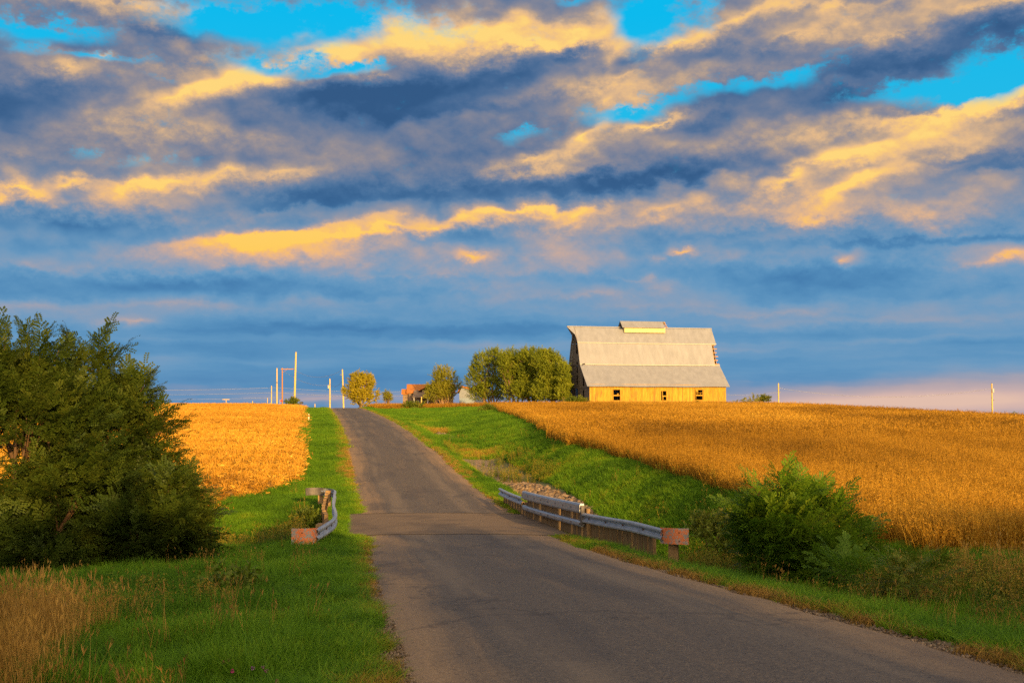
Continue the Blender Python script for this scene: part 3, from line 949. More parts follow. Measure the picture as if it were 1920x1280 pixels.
# roof: two slopes of three pitches, with a sag and slightly wavy sheet ends
OV = .55
def roof_side(sgn, name):
    mb = MB()
    prof = [(0, HR), (O1, H1), (O2, H2), (CY+.42, HE-.28)]
    bands = []
    for b in range(3):
        (o0, h0), (o1, h1) = prof[b], prof[b+1]
        x1 = BL+OV
        if sgn < 0 and b == 1: x1 = BL-.35
        nx = 34; nz = 4
        o = len(mb.v)
        top = 0 if b == 0 else .05
        for iz in range(nz+1):
            s = iz/nz
            for ix in range(nx+1):
                u = ix/nx
                xx = -OV + (x1+OV)*u
                if b == 0:                       # hay hood: peak runs out past the gable
                    xx = -OV - 1.35*max(0, 1-s/.55)*(1-u) + (x1+OV)*u
                sag = -.10*math.sin(math.pi*u)*(1-s*.4) + .03*math.sin(u*19+b*2)*s
                hh = h0+(h1-h0)*s + sag - (.0 if s else 0)
                oo = o0+(o1-o0)*s + top*(1-s)*.0 + (.035 if b else 0) + .02*math.sin(u*31+b)*s
                mb.v.append((xx, CY+sgn*oo, hh-(.03*b)))
        for iz in range(nz):
            for ix in range(nx):
                a = o+iz*(nx+1)+ix
                mb.f.append((a, a+1, a+nx+2, a+nx+1))
    r_ = mb.build(name, M['roofmetal'], barn)
    md = r_.modifiers.new('sheet', 'SOLIDIFY'); md.thickness = .05; md.offset = 0
    return r_
rf = roof_side(-1, 'roof_slope')
roof_side(1, 'roof_slope')
# bare battens and rafter where the sheet has gone at the right end
mb = MB()
for k in range(6):
    h = H2+.25+k*(H1-H2-.4)/5
    yo = CY-roof_half(h)+.06
    mb.bar((BL-.9, yo, h), (BL+OV+.02-.16*(k % 2), yo, h), .10, .16)
for xx in (BL-.28, BL+.05):
    mb.bar((xx, CY-O2+.16, H2), (xx, CY-O1+.16, H1), .11, .12)
mb.build('roof_batten', M['batten'], barn)
mb = MB()
for sgn in (-1, 1):
    pr = [(CY, HE-.05), (O2, H2-.1), (O1, H1-.12), (.12, HR-.15)]
    for a, b in zip(pr[:-1], pr[1:]):
        mb.bar((-OV+.06, CY+sgn*a[0], a[1]-.08), (-OV+.06, CY+sgn*b[0], b[1]-.08), .05, .26)
mb.build('barge_board', M['greyboards'], barn)
mb = MB()
mb.box(-1.85, BL+OV, CY-.14, CY+.14, HR-.02, HR+.13)
mb.build('ridge_cap', M['roofmetal'], barn)
for (oo, hh, x1) in ((O1, H1, BL+OV), (O2, H2, BL+OV)):  # pale strips added to draw the sunlit edge line at each roof break
    mb = MB()
    xs = np.linspace(-OV, x1, 13)
    for xa, xb in zip(xs[:-1], xs[1:]):
        f = lambda xx: hh+.04-.06*math.sin(math.pi*(xx+OV)/(x1+OV))
        mb.bar((xa, CY-oo-.10, f(xa)), (xb, CY-oo-.10, f(xb)), .05, .15)
    mb.build('break_highlight', M['edge_highlight'], barn)
mb = MB()
mb.box(0.05, BL-.05, -.07, -.035, HE-.14, HE+.02)
mb.build('eave_trim', M['boards'], barn)
# cupola: a long ridge ventilator
CX0, CX1, CW, CHW = 8.2, 16.4, 1.0, .85
zb, zt = HR-.9, HR-.02
mb = MB()
mb.box(CX0+.25, CX1-.3, CY-CW, CY+CW, zb, zt+.05)
cup = mb.build('cupola', M['louver'], barn)
mb = MB()
for sgn in (-1, 1):
    o = len(mb.v)
    for xx in (CX0-.25, CX1-.45 if sgn < 0 else CX1+.1):
        mb.v += [(xx, CY, zt+1.15), (xx, CY+sgn*(CW+.35), zt-.05), (xx, CY+sgn*(CW+.35), zt+.0), (xx, CY, zt+1.2)]
    mb.f += [(o, o+4, o+5, o+1), (o+3, o+2, o+6, o+7), (o+1, o+5, o+6, o+2), (o, o+1, o+2, o+3), (o+4, o+7, o+6, o+5), (o, o+3, o+7, o+4)]
mb.build('cupola_roof', M['roofmetal'], cup)
mb = MB()
for xx in (CX0-.05, CX1-.42):
    mb = MB()
    mb.add([(xx, CY-CW, zt), (xx, CY+CW, zt), (xx, CY, zt+1.08), (xx+.06, CY-CW, zt), (xx+.06, CY+CW, zt), (xx+.06, CY, zt+1.08)],
           [(0, 2, 1), (3, 4, 5), (0, 3, 5, 2), (1, 2, 5, 4), (0, 1, 4, 3)])
    mb.build('cupola_gable', M['darkwood'], cup)
mb = MB()
for k in range(3):
    s = .15+.33*k
    mb.bar((CX1-.5, CY-(CW+.3)*(1-s), zt+1.1*s), (CX1+.12, CY-(CW+.3)*(1-s), zt+1.1*s), .08, .10)
mb.bar((CX1-.15, CY-(CW+.3), zt), (CX1-.15, CY, zt+1.12), .10, .10)
mb.build('cupola_batten', M['batten'], cup)

# ----------------------------------------------------------------- houses behind the rise
def m_shingle(c1, c2):
    def fn(T):
        x, y, z = T.xyz(objco(T))
        br = T.n('ShaderNodeTexBrick'); T.put(br.inputs['Vector'], T.comb(x, T.math('MULTIPLY', z, 1.4), 0))
        br.inputs['Scale'].default_value = 3.2
        br.inputs['Color1'].default_value = (*c1, 1); br.inputs['Color2'].default_value = (*c2, 1)
        br.inputs['Mortar'].default_value = (c1[0]*.5, c1[1]*.5, c1[2]*.5, 1); br.inputs['Mortar Size'].default_value = .02
        n = T.noise(objco(T), 2.5, 5, .6)
        return principled(T, T.mix(T.math('MULTIPLY', n, .4), br.outputs[0], c2), .9, .1)
    return fn
M['shingle'] = mat('brown_shingles', m_shingle((.42, .15, .035), (.52, .20, .05)))
M['shingle_grey'] = mat('grey_brown_shingles', m_shingle((.19, .135, .095), (.26, .19, .13)))
M['siding'] = mat('tan_siding', plain((.20, .135, .08), (.27, .19, .12), 3, .8))
M['whitewall'] = mat('white_siding', plain((.20, .225, .25), (.26, .285, .31), 2, .7))
M['bluewall'] = mat('blue_grey_siding', plain((.20, .26, .31), (.27, .33, .38), 3, .7))
M['glass'] = mat('window_glass', plain((.03, .04, .05), (.06, .07, .09), 2, .1, .6))
M['trimwhite'] = mat('white_trim', plain((.62, .58, .52), (.74, .70, .64), 5, .7))

def gable_roof(x0, x1, y0, y1, z, h, ov, th=.14, along='x'):
    mb = MB()
    if along == 'x':
        ym = (y0+y1)/2
        for (ya, sg) in ((y0-ov, 1), (y1+ov, -1)):
            za = z-ov*h/((y1-y0)/2)
            mb.add([(x0-ov, ya, za), (x1+ov, ya, za), (x1+ov, ym, z+h), (x0-ov, ym, z+h),
                    (x0-ov, ya, za+th), (x1+ov, ya, za+th), (x1+ov, ym, z+h+th), (x0-ov, ym, z+h+th)],
                   [(0,1,2,3), (4,7,6,5), (0,4,5,1), (1,5,6,2), (3,7,4,0), (2,6,7,3)])
    else:
        xm = (x0+x1)/2
        for xa in (x0-ov, x1+ov):
            za = z-ov*h/((x1-x0)/2)
            mb.add([(xa, y0-ov, za), (xa, y1+ov, za), (xm, y1+ov, z+h), (xm, y0-ov, z+h),
                    (xa, y0-ov, za+th), (xa, y1+ov, za+th), (xm, y1+ov, z+h+th), (xm, y0-ov, z+h+th)],
                   [(0,1,2,3), (4,7,6,5), (0,4,5,1), (1,5,6,2), (3,7,4,0), (2,6,7,3)])
    return mb

# farmhouse: brown roofs, seen over the bean strip (right part hidden by a tree)
hp = at(764, 752, 236)
gz = float(ground_z(hp.x, 236))
house = empty('house', (hp.x, 236, gz), R(4), label='low farmhouse with orange-brown shingle roofs half hidden behind a willowy tree', cat='house')
def hz(py): return at(760, py, 236).z - gz
zr1, ze1 = hz(720.5), hz(735)
mb = MB(); mb.box(.2, 9.5, 1.0, 8.6, -.3, ze1+.1)
for xx in (.2, 9.42):
    mb.add([(xx, 1.0, ze1+.1), (xx, 8.6, ze1+.1), (xx, 4.8, zr1-.1), (xx+.08, 1.0, ze1+.1), (xx+.08, 8.6, ze1+.1), (xx+.08, 4.8, zr1-.1)], [(0,2,1),(3,4,5),(0,3,5,2),(1,2,5,4)])
mb.build('wall', M['siding'], house)
gable_roof(.2, 9.5, 1.0, 8.6, ze1, zr1-ze1, .45).build('roof', M['shingle'], house)
# cross gable to the right
mb = gable_roof(2.6, 8.8, -.6, 4.0, hz(731), hz(717.5)-hz(731), .35, along='y')
mb.build('cross_roof', M['shingle'], house)
mb = MB(); mb.box(3.0, 8.4, -.45, .98, -.3, hz(731)); mb.build('bay', M['siding'], house)
# lean-to porch roof in front, posts, dark opening
mb = MB()
mb.add([(1.1, -3.2, hz(745.5)), (7.4, -3.2, hz(745.5)), (6.4, 1.0, hz(732)), (1.4, 1.0, hz(732)), (1.1, -3.2, hz(745.5)+.14), (7.4, -3.2, hz(745.5)+.14), (6.4, 1.0, hz(732)+.14), (1.4, 1.0, hz(732)+.14)],
       [(0,3,2,1), (4,5,6,7), (0,1,5,4), (1,2,6,5), (2,3,7,6), (3,0,4,7)])
mb.build('porch_roof', M['shingle_grey'], house)
for xx in (1.4, 4.2, 7.0):
    mb = MB(); mb.box(xx-.08, xx+.08, -3.0, -2.84, -.3, hz(745.5)+.05); mb.build('porch_post', M['trimwhite'], house)
mb = MB(); mb.box(-1.0, .2, 1.6, 4.6, -.3, hz(737)); mb.build('chimney_wing', M['siding'], house)
mb = gable_roof(-1.1, .3, 1.4, 4.8, hz(738), hz(730)-hz(738), .2); mb.build('wing_roof', M['shingle'], house)
for xx in (1.9, 5.6):
    mb = MB(); mb.box(xx, xx+1.0, -.49 if xx > 3 else .96, -.44 if xx > 3 else 1.01, .9, 2.1); w_ = mb.build('window', M['glass'], house)
    mb = MB(); yb = -.52 if xx > 3 else .93
    mb.box(xx-.08, xx, yb, yb+.07, .82, 2.18); mb.box(xx+1, xx+1.08, yb, yb+.07, .82, 2.18); mb.box(xx, xx+1, yb, yb+.07, 2.1, 2.18); mb.box(xx, xx+1, yb, yb+.07, .82, .9)
    mb.build('frame', M['trimwhite'], w_)
# white shed further right with sunlit gable edge and blue-grey lower wall
sp = at(861, 752, 250); gz2 = float(ground_z(sp.x, 250))
shed = empty('shed', (sp.x, 250, gz2), R(-8), label='white farm shed with blue-grey lower wall, between the two clumps of trees', cat='shed')
def hz2(py): return at(870, py, 250).z - gz2
ze, zr_s = hz2(736), hz2(725)
mb = MB(); mb.box(0, 4.6, 0, 7, hz2(746), ze)
mb.add([(0, 0, ze), (4.6, 0, ze), (0.6, 0, zr_s-.1), (0, 7, ze), (4.6, 7, ze), (0.6, 7, zr_s-.1)], [(0,1,2), (3,5,4), (1,4,5,2), (0,2,5,3)])
mb.build('wall', M['whitewall'], shed)
mb = MB(); mb.box(.02, 4.58, .02, 6.98, -.4, hz2(746)); mb.build('lower_wall', M['bluewall'], shed)
mb = MB()
mb.add([(.5, -.35, zr_s), (5.0, -.35, ze-.1), (5.0, 7.3, ze-.1), (.5, 7.3, zr_s), (.5, -.35, zr_s+.2), (5.0, -.35, ze+.1), (5.0, 7.3, ze+.1), (.5, 7.3, zr_s+.2)],
       [(0,3,2,1), (4,5,6,7), (0,1,5,4), (1,2,6,5), (2,3,7,6), (3,0,4,7)])
mb.add([(.5, -.35, zr_s), (-.4, -.35, ze-.1), (-.4, 7.3, ze-.1), (.5, 7.3, zr_s), (.5, -.35, zr_s+.2), (-.4, -.35, ze+.1), (-.4, 7.3, ze+.1), (.5, 7.3, zr_s+.2)],
       [(0,1,2,3), (4,7,6,5), (0,4,5,1), (1,5,6,2), (2,6,7,3), (3,7,4,0)])
mb.build('roof', M['shingle'], shed)
# ----------------------------------------------------------------- utility poles, wires, posts
M['pole'] = mat('sun_bleached_pole', plain((.46, .33, .10), (.64, .48, .16), 4, .9, .1, stretch=(4, 4, .4)))
M['pole_brown'] = mat('creosoted_pole', plain((.32, .15, .045), (.42, .21, .07), 4, .9, .1, stretch=(4, 4, .4)))
M['wire'] = mat('aluminium_wire', plain((.22, .23, .24), (.28, .29, .30), 2, .7, .2))
M['transformer'] = mat('grey_transformer', plain((.38, .37, .34), (.46, .45, .42), 5, .5, .4))
M['insulator'] = mat('insulator', plain((.10, .07, .05), (.16, .12, .09), 5, .4, .5))
M['mailbox'] = mat('dark_mailbox', plain((.03, .03, .035), (.06, .06, .065), 5, .5, .4))
M['markerwhite'] = mat('marker_white', plain((.66, .62, .45), (.78, .74, .55), 5, .6))
M['markerred'] = mat('red_plastic', plain((.42, .04, .03), (.52, .06, .04), 5, .5))

def pole_top(px_top, py_top, Y): return at(px_top, py_top, Y)
TOPS = {}
def pole(key, label, px_b, px_t, py_t, Y, r=.15, m='pole', group='wooden utility poles along the skyline', name='utility_pole', cat='utility pole', arm=None, extra=None):
    top = at(px_t, py_t, Y); bx = at(px_b, 755, Y).x
    gz = float(ground_z(bx, Y))
    o = Vector((bx, Y, gz))
    p = empty(name, o, label=label, cat=cat, group=group)
    mb = MB(); t = top - o
    mb.tube([Vector((0, 0, -.3)), t*.5, t], [r*1.15, r, r*.8], 10)
    mb.build('shaft', M[m], p)
    if arm:
        a0, a1, dz = arm
        mb = MB(); mb.bar((t.x+a0, -.16, t.z-dz), (t.x+a1, -.16, t.z-dz), .13, .2); b = mb.build('crossarm', M[m], p)
        for s in ((.06, .5, .94)):
            mi = MB()
            q = Vector((t.x+a0+(a1-a0)*s, -.16, t.z-dz+.1)); mi.tube([q, q+Vector((0, 0, .22))], [.07, .05], 8)
            mi.build('insulator', M['insulator'], b)
        mb = MB(); mb.bar((t.x+(a0+a1)/2, -.16, t.z-dz-.05), (t.x, -.16, t.z-dz-1.0), .05); mb.build('brace', M[m], b)
    else:
        mi = MB(); mi.tube([t, t+Vector((0, 0, .25))], [.05, .04], 8); mi.build('insulator', M['insulator'], p)
    if extra:
        for kind, dz, dx in extra:
            mb = MB()
            c = Vector((t.x+dx, -.1, t.z-dz))
            if kind == 'transformer':
                mb.tube([c-Vector((0,0,.5)), c-Vector((0,0,.42)), c+Vector((0,0,.42)), c+Vector((0,0,.5))], [.2, .27, .27, .15], 14)
                mb.bar(c, Vector((t.x, 0, t.z-dz)), .08); mb.build('transformer', M['transformer'], p, smooth=False)
            else:
                mb.tube([c-Vector((0,0,.12)), c+Vector((0,0,.12))], [.10, .07], 8); mb.bar(c, Vector((t.x, 0, t.z-dz)), .07); mb.build('insulator', M['insulator'], p)
    TOPS[key] = top
    return p

pole('a', 'tallest utility pole, slightly leaning, at the top of the stubble field beside the road', 552, 555, 660, 228, .19)
pole('b', 'pale straight utility pole left of the brown crossarm pole', 519.5, 519.3, 690, 300, .18)
pole('c', 'brown utility pole with a long one-sided crossarm reaching to the tallest pole', 529.6, 529.3, 689.5, 285, .17, m='pole_brown', arm=(-.3, 2.9, .3))
pole('d', 'short-looking farther pole just left of the pale straight pole', 509, 509.2, 723, 420, .19)
pole('e', 'very small far pole tip over the stubble, right of the stub pole', 501.5, 501.5, 746, 640, .22)
pole('f', 'pole stub poking over the stubble right of the T-shaped pole', 473.5, 473.5, 752, 330, .16)
pole('g', 'T-shaped pole top with crossarm poking over the stubble field', 424, 424, 748, 390, .15, arm=(-1.2, 1.2, .12))
pole('h', 'utility pole with a grey transformer standing beyond the road crest', 619, 618.5, 710, 320, .21, extra=[('transformer', 2.2, -.35)])
pole('i', 'utility pole left of the round yellow-green tree, with small side insulator', 644.6, 642, 692.5, 262, .17, extra=[('insulator', 1.2, -.45)])
pole('j', 'pole stub in the low gap just right of the mailbox', 590.5, 590.5, 757, 300, .15)
pole('k', 'lone utility pole with insulators right of the barn', 1459.5, 1459.5, 718.5, 262, .17, extra=[('insulator', 1.1, .28), ('insulator', 2.0, .28)])
pole('l', 'utility pole at the far right edge of the bean field', 1860, 1859.5, 719, 262, .19, extra=[('transformer', 1.6, .2), ('insulator', 3.8, .35)])

def wire(a, b, sag, label, group='overhead wires between the poles', r=.03):
    a, b = Vector(a), Vector(b)
    pts = []
    n = 22
    for i in range(n+1):
        s = i/n
        p = a.lerp(b, s); p.z -= sag*4*s*(1-s)
        pts.append(p)
    mb = MB(); mb.tube([p-a for p in pts], r, 5, cap=False)
    return mb.build('overhead_wire', M['wire'], None, smooth=True, loc=a, label=label, cat='wire', group=group)
T_ = TOPS
wire(T_['c']+Vector((2.7, -.1, -.2)), T_['i']+Vector((0, 0, -.1)), 1.9, 'wire drooping from the long crossarm to the pole by the round tree')
wire(T_['c']+Vector((.3, 0, -.8)), T_['h']+Vector((0, 0, -1.7)), 1.3, 'lower wire from the crossarm pole to the transformer pole')
wire(T_['h']+Vector((0, 0, -1.5)), T_['i']+Vector((0, 0, -2.6)), 1.0, 'wire sagging between the transformer pole and the pole by the round tree')
wire(at(150, 730, 300), T_['b']+Vector((0, 0, -5.1)), .4, 'upper wire crossing the sky over the stubble field', r=.032)
wire(at(150, 738, 300), T_['b']+Vector((0, 0, -6.4)), .4, 'second wire crossing the sky over the stubble field', r=.032)
wire(at(150, 747, 300), T_['b']+Vector((0, 0, -7.7)), .4, 'lowest wire crossing the sky over the stubble field', r=.032)
wire(T_['b']+Vector((0, 0, -5.1)), at(830, 731, 330), .8, 'wire running behind the round tree towards the farmhouse', r=.032)
wire(T_['b']+Vector((0, 0, -6.4)), at(830, 739, 330), .8, 'lower wire running behind the round tree towards the farmhouse', r=.032)
wire(at(1330, 737, 262), T_['k']+Vector((.3, 0, -2.0)), .5, 'wire reaching the lone pole from behind the barn', r=.026)
wire(T_['k']+Vector((.3, 0, -1.1)), T_['l']+Vector((.2, 0, -1.1)), 2.0, 'wire between the two poles at the right of the bean field', r=.026)

# roadside marker, mailbox, stakes
mp = at(579, 789, 116); gz = float(ground_z(mp.x, 116))
o = Vector((mp.x, 116, gz))
mk = empty('marker_post', o, label='thin white roadside marker post with yellow band, on the grass left of the road', cat='marker post')
mb = MB(); mb.box(-.05, .05, -.02, .02, -.2, .98); mb.build('post', M['markerwhite'], mk)
mb = MB(); mb.box(-.055, .055, -.028, -.021, .70, .90); mb.build('reflector', M['shingle'], mk)
q = at(565, 754.5, 205); gz = float(ground_z(q.x, 205)); o = Vector((q.x, 205, gz)); h = q.z-gz
mbx = empty('mailbox', o, label='dark roadside mailbox on a post at the crest, left of the road', cat='mailbox')
mb = MB(); mb.box(-.05, .05, -.05, .05, -.2, h-.12); mb.build('post', M['pole_brown'], mbx)
mb = MB()
prof = [(.28*math.cos(a), .14+.14*math.sin(a)) for a in np.linspace(0, math.pi, 9)] + [(-.28, -.12), (.28, -.12)]
o_ = len(prof)
mb.add([(a, -.35, h-.1+b) for a, b in prof] + [(a, .35, h-.1+b) for a, b in prof], [tuple(range(o_)), tuple(range(2*o_-1, o_-1, -1))] + [(i, (i+1) % o_, (i+1) % o_+o_, i+o_) for i in range(o_)])
mb.build('box', M['mailbox'], mbx)
q = at(525, 752, 215); gz = float(ground_z(q.x, 215)); o = Vector((q.x, 215, gz)); h = q.z-gz
fl = empty('marker_flag', o, label='small red marker flag between the poles at the stubble edge', cat='marker flag')
mb = MB(); mb.tube([(0, 0, -.1), (0, 0, h+.25)], .03, 6); mb.build('stake', M['markerwhite'], fl)
mb = MB(); mb.box(.0, .5, -.02, .02, h-.1, h+.25); mb.build('flag', M['markerred'], fl)
q = at(790, 744, 196); gz = float(ground_z(q.x, 196)); o = Vector((q.x, 196, gz)); h = q.z-gz
fp = empty('fence_post', o, label='single wooden fence post in the bean strip before the farmhouse', cat='fence post')
mb = MB(); mb.tube([(0, 0, -.2), (.02, 0, h)], [.11, .09], 8); mb.build('post', M['pole'], fp)
mb = MB(); mb.box(-.1, .1, -.1, .1, h, h+.05); mb.build('cap', M['pole_brown'], fp)
# ----------------------------------------------------------------- trees and shrubs
def m_leaf(dark, mid, light, trans=.3):
    def fn(T):
        h = attr(T, 'hue')
        n = T.noise(pos(T), .9, 3, .55)
        f = T.math('MULTIPLY_ADD', T.math('SUBTRACT', n, .5), .5, h)
        return leafy(T, T.ramp(f, [(.1, dark), (.5, mid), (.9, light)]), trans)
    return fn
M['locust'] = mat('locust_leaves', m_leaf((.018, .036, .004), (.042, .070, .007), (.090, .110, .012), .22))
M['locust_b'] = mat('young_locust_leaves', m_leaf((.05, .11, .006), (.11, .21, .010), (.22, .30, .02), .45))
M['willow'] = mat('willow_leaves', m_leaf((.12, .165, .010), (.24, .285, .018), (.37, .39, .03), .42))
M['yellowleaf'] = mat('yellowing_leaves', m_leaf((.25, .22, .012), (.43, .36, .02), (.58, .46, .035), .4))
M['poplar'] = mat('dull_green_leaves', m_leaf((.15, .17, .014), (.29, .29, .022), (.40, .36, .03), .4))
M['weedleaf'] = mat('weed_leaves', m_leaf((.06, .10, .006), (.13, .17, .012), (.26, .22, .02)))
M['bark'] = mat('bark', plain((.07, .042, .026), (.15, .095, .055), 4, .95, .1, stretch=(2, 2, .6)))
M['bark_pale'] = mat('pale_bark', plain((.20, .125, .065), (.34, .22, .12), 4, .95, .1, stretch=(2, 2, .6)))

def frame(d, roll):
    "rows of a rotation taking +x to d"
    d = d/np.linalg.norm(d, axis=-1, keepdims=True)
    up = np.array([0, 0, 1.0]) + np.zeros_like(d)
    s = np.cross(up, d); s /= np.maximum(np.linalg.norm(s, axis=-1, keepdims=True), 1e-6)
    u = np.cross(d, s)
    c, r = np.cos(roll)[:, None], np.sin(roll)[:, None]
    return d, s*c+u*r, u*c-s*r

def pinnate_spray(rng, L=.45, nleaf=8, leaf=.17, pairs=6, lw=.022, ll=.05):
    "one twig along +x carrying compound leaves; quads (n,4,3)"
    q = []
    for i in range(nleaf):
        t = (i+.6)/nleaf
        side = 1 if i % 2 else -1
        base = np.array([L*t, 0, -.06*t*t])
        ang = rng.uniform(.5, 1.05)*side
        if i == nleaf-1: ang = rng.uniform(-.2, .2)
        drop = rng.uniform(-.35, .25)
        d = np.array([math.cos(ang), math.sin(ang), drop]); d /= np.linalg.norm(d)
        s = np.cross([0, 0, 1.0], d); s /= np.linalg.norm(s)
        u = np.cross(d, s)
        ln = leaf*rng.uniform(.75, 1.15)
        for k in range(pairs):
            tt = (k+.7)/pairs
            c = base + d*ln*tt - np.array([0, 0, .25*ln*tt*tt])
            for sg in (-1, 1):
                dd = d*.45 + s*sg*.9 + u*rng.uniform(-.35, .2); dd /= np.linalg.norm(dd)
                w = np.cross(dd, u); w /= np.linalg.norm(w)
                l_ = ll*(1-.35*abs(tt-.5))
                q.append([c, c+dd*l_*.5+w*lw*.5, c+dd*l_, c+dd*l_*.5-w*lw*.5])
    return np.array(q)

def simple_spray(rng, L=.5, n=12, ll=.12, lw=.05):
    q = []
    for i in range(n):
        t = (i+.5)/n
        base = np.array([L*t, 0, 0])
        ang = rng.uniform(0, 6.28)
        d = np.array([.6, math.cos(ang), math.sin(ang)])*1.0 + rng.normal(0, .25, 3); d /= np.linalg.norm(d)
        w = np.cross(d, rng.normal(0, 1, 3)); w /= np.linalg.norm(w)
        l_ = ll*rng.uniform(.7, 1.2)
        q.append([base, base+d*l_*.5+w*lw*.5, base+d*l_, base+d*l_*.5-w*lw*.5])
    return np.array(q)

def place_sprays(sprays, P, D, scale, hue, rng):
    "copies of the sprays at points P pointing along D -> V, F, hue"
    n = len(P)
    which = rng.integers(0, len(sprays), n)
    Vs, Hs = [], []
    a, b, c = frame(D, rng.uniform(-.7, .7, n))
    for k, sp in enumerate(sprays):
        m = which == k
        if not m.any(): continue
        R_ = np.stack([a[m], b[m], c[m]], 1)             # (n,3,3) rows
        W = np.einsum('qcx,nxy->nqcy', sp, R_)*scale[m][:, None, None, None] + P[m][:, None, None, :]
        Vs.append(W.reshape(-1, 3))
        Hs.append(np.repeat(hue[m], sp.shape[0]*4) + np.tile(np.repeat(rng.normal(0, .07, sp.shape[0]), 4), m.sum()))
    V = np.concatenate(Vs); H = np.concatenate(Hs)
    F = np.arange(len(V)).reshape(-1, 4)
    return V, F, H

def limb(mb, a, b, r0, r1, rng, n=6, bend=.12):
    a, b = Vector(a), Vector(b); L = (b-a).length
    pts = []; rad = []
    off = Vector(rng.normal(0, 1, 3))*bend*L
    for i in range(n+1):
        s = i/n
        p = a.lerp(b, s) + off*math.sin(math.pi*s)*.5
        p.z += .12*L*(s*s-s)*-.0 - .08*L*math.sin(math.pi*s)*.5
        pts.append(p); rad.append(r0+(r1-r0)*s)
    mb.tube(pts, rad, 7)
    return pts

def tree(name, label, cat, base, lobes, shoots, sprays, n, leafmat, barkmat, seed, scale=1.0, group=None, stems=None, droop=.0, up=.35, r0=.14, shell=.55, limbs=True, gap=.42, inner=.25):
    rng = np.random.default_rng(seed)
    gz = float(ground_z(base[0], base[1]))
    o = Vector((base[0], base[1], gz))
    t = empty(name, o, label=label, cat=cat, group=group)
    mb = MB()
    lob = np.array(lobes, float)
    vol = np.maximum(lob[:, 3]*lob[:, 4]*lob[:, 5], .01)**.72
    cnt = (n*vol/vol.sum()).astype(int)+1
    P, D = [], []
    stems = stems or [(0, 0)]
    for li, (cx, cy, cz, rx, ry, rz) in enumerate(lob):
        m = cnt[li]
        k = int(m*2.2)+8
        v = rng.normal(0, 1, (k, 3)); v /= np.linalg.norm(v, axis=1, keepdims=True)
        r = rng.uniform(0, 1, k)**(1/3.0)
        r = np.where(rng.uniform(0, 1, k) < shell, rng.uniform(.72, 1.06, k), r)
        p = v*r[:, None]*np.array([rx, ry, rz])+np.array([cx, cy, cz])
        f = fbm(p[:, 0]*1.3/scale+p[:, 1]*.9/scale+seed, p[:, 2]*1.5/scale+p[:, 1]*.7/scale, seed % 97, 3)
        keep = f > np.quantile(f, gap)
        keep |= rng.uniform(0, 1, k) < .10
        keep &= p[:, 2] > .05
        p, v = p[keep][:m], v[keep][:m]
        d = v*np.array([1, 1, .6])*.8 + np.array([0, 0, up]) + rng.normal(0, .35, p.shape) - np.array([0, 0, droop])
        P.append(p); D.append(d)
        # limbs into the lobe
        if limbs:
            sx, sy = stems[li % len(stems)]
            tip = Vector((cx, cy, cz+rz*.25))
            root = Vector((sx, sy, -.15))
            pts = limb(mb, root, tip, r0*rng.uniform(.75, 1.1), r0*.25, rng)
            for _ in range(7):
                i = rng.integers(2, len(pts))
                q = p[rng.integers(0, len(p))] if len(p) else None
                if q is not None:
                    limb(mb, pts[i], Vector(q), r0*.26, r0*.07, rng, 4)
    for (ax, ay, az, bx, by, bz, m) in shoots:
        a, b = np.array([ax, ay, az]), np.array([bx, by, bz])
        s = np.linspace(.0, 1, m)
        p = a+(b-a)*s[:, None] + rng.normal(0, .03*scale, (m, 3))
        ang = rng.uniform(0, 6.28, m)
        d = (b-a)/np.linalg.norm(b-a)*.8 + np.stack([np.cos(ang), np.sin(ang), 0*ang], 1)*(.75*(1-s*.55))[:, None]
        P.append(p); D.append(d)
        limb(mb, a, b, r0*.2, r0*.05, rng, 4, .05)
    P = np.concatenate(P); D = np.concatenate(D)
    hue = .46 + (fbm(P[:, 0]/scale*.9+7, P[:, 2]/scale*.9+P[:, 1]*.5, 5, 3)-.5)*.7 + rng.normal(0, .07, len(P))
    sc = scale*rng.uniform(.75, 1.2, len(P))
    V, F, H = place_sprays(sprays, P, D, sc, hue, rng)
    mb.build('trunk', barkmat, t, smooth=True)
    link('crown', mesh_np('crown', V, F, leafmat, {'hue': H}), t)
    return t

rg = np.random.default_rng(3)
PIN = [pinnate_spray(rg) for _ in range(6)]
PIN_BIG = [pinnate_spray(rg, .5, 8, .21, 5, .042, .076) for _ in range(6)]
SIM = [simple_spray(rg, .8, 26, .20, .10) for _ in range(6)]
SIMU = [simple_spray(rg, .9, 30, .20, .085) for _ in range(6)]
SM = [simple_spray(rg, .35, 12, .11, .05) for _ in range(6)]

def L3(px, py, Y, rx, ry_depth, rz, base):
    "lobe centred at a pixel at distance Y; radii in pixels (x), metres (depth), pixels (z)"
    p = at(px, py, Y); s = Y/FPX
    gz = float(ground_z(base[0], base[1]))
    return (p.x-base[0], p.y-base[1], p.z-gz, rx*s, ry_depth, rz*s)
def S3(px0, py0, px1, py1, Y, base, m):
    a, b = at(px0, py0, Y), at(px1, py1, Y); gz = float(ground_z(base[0], base[1]))
    return (a.x-base[0], a.y-base[1], a.z-gz, b.x-base[0], b.y-base[1], b.z-gz, m)

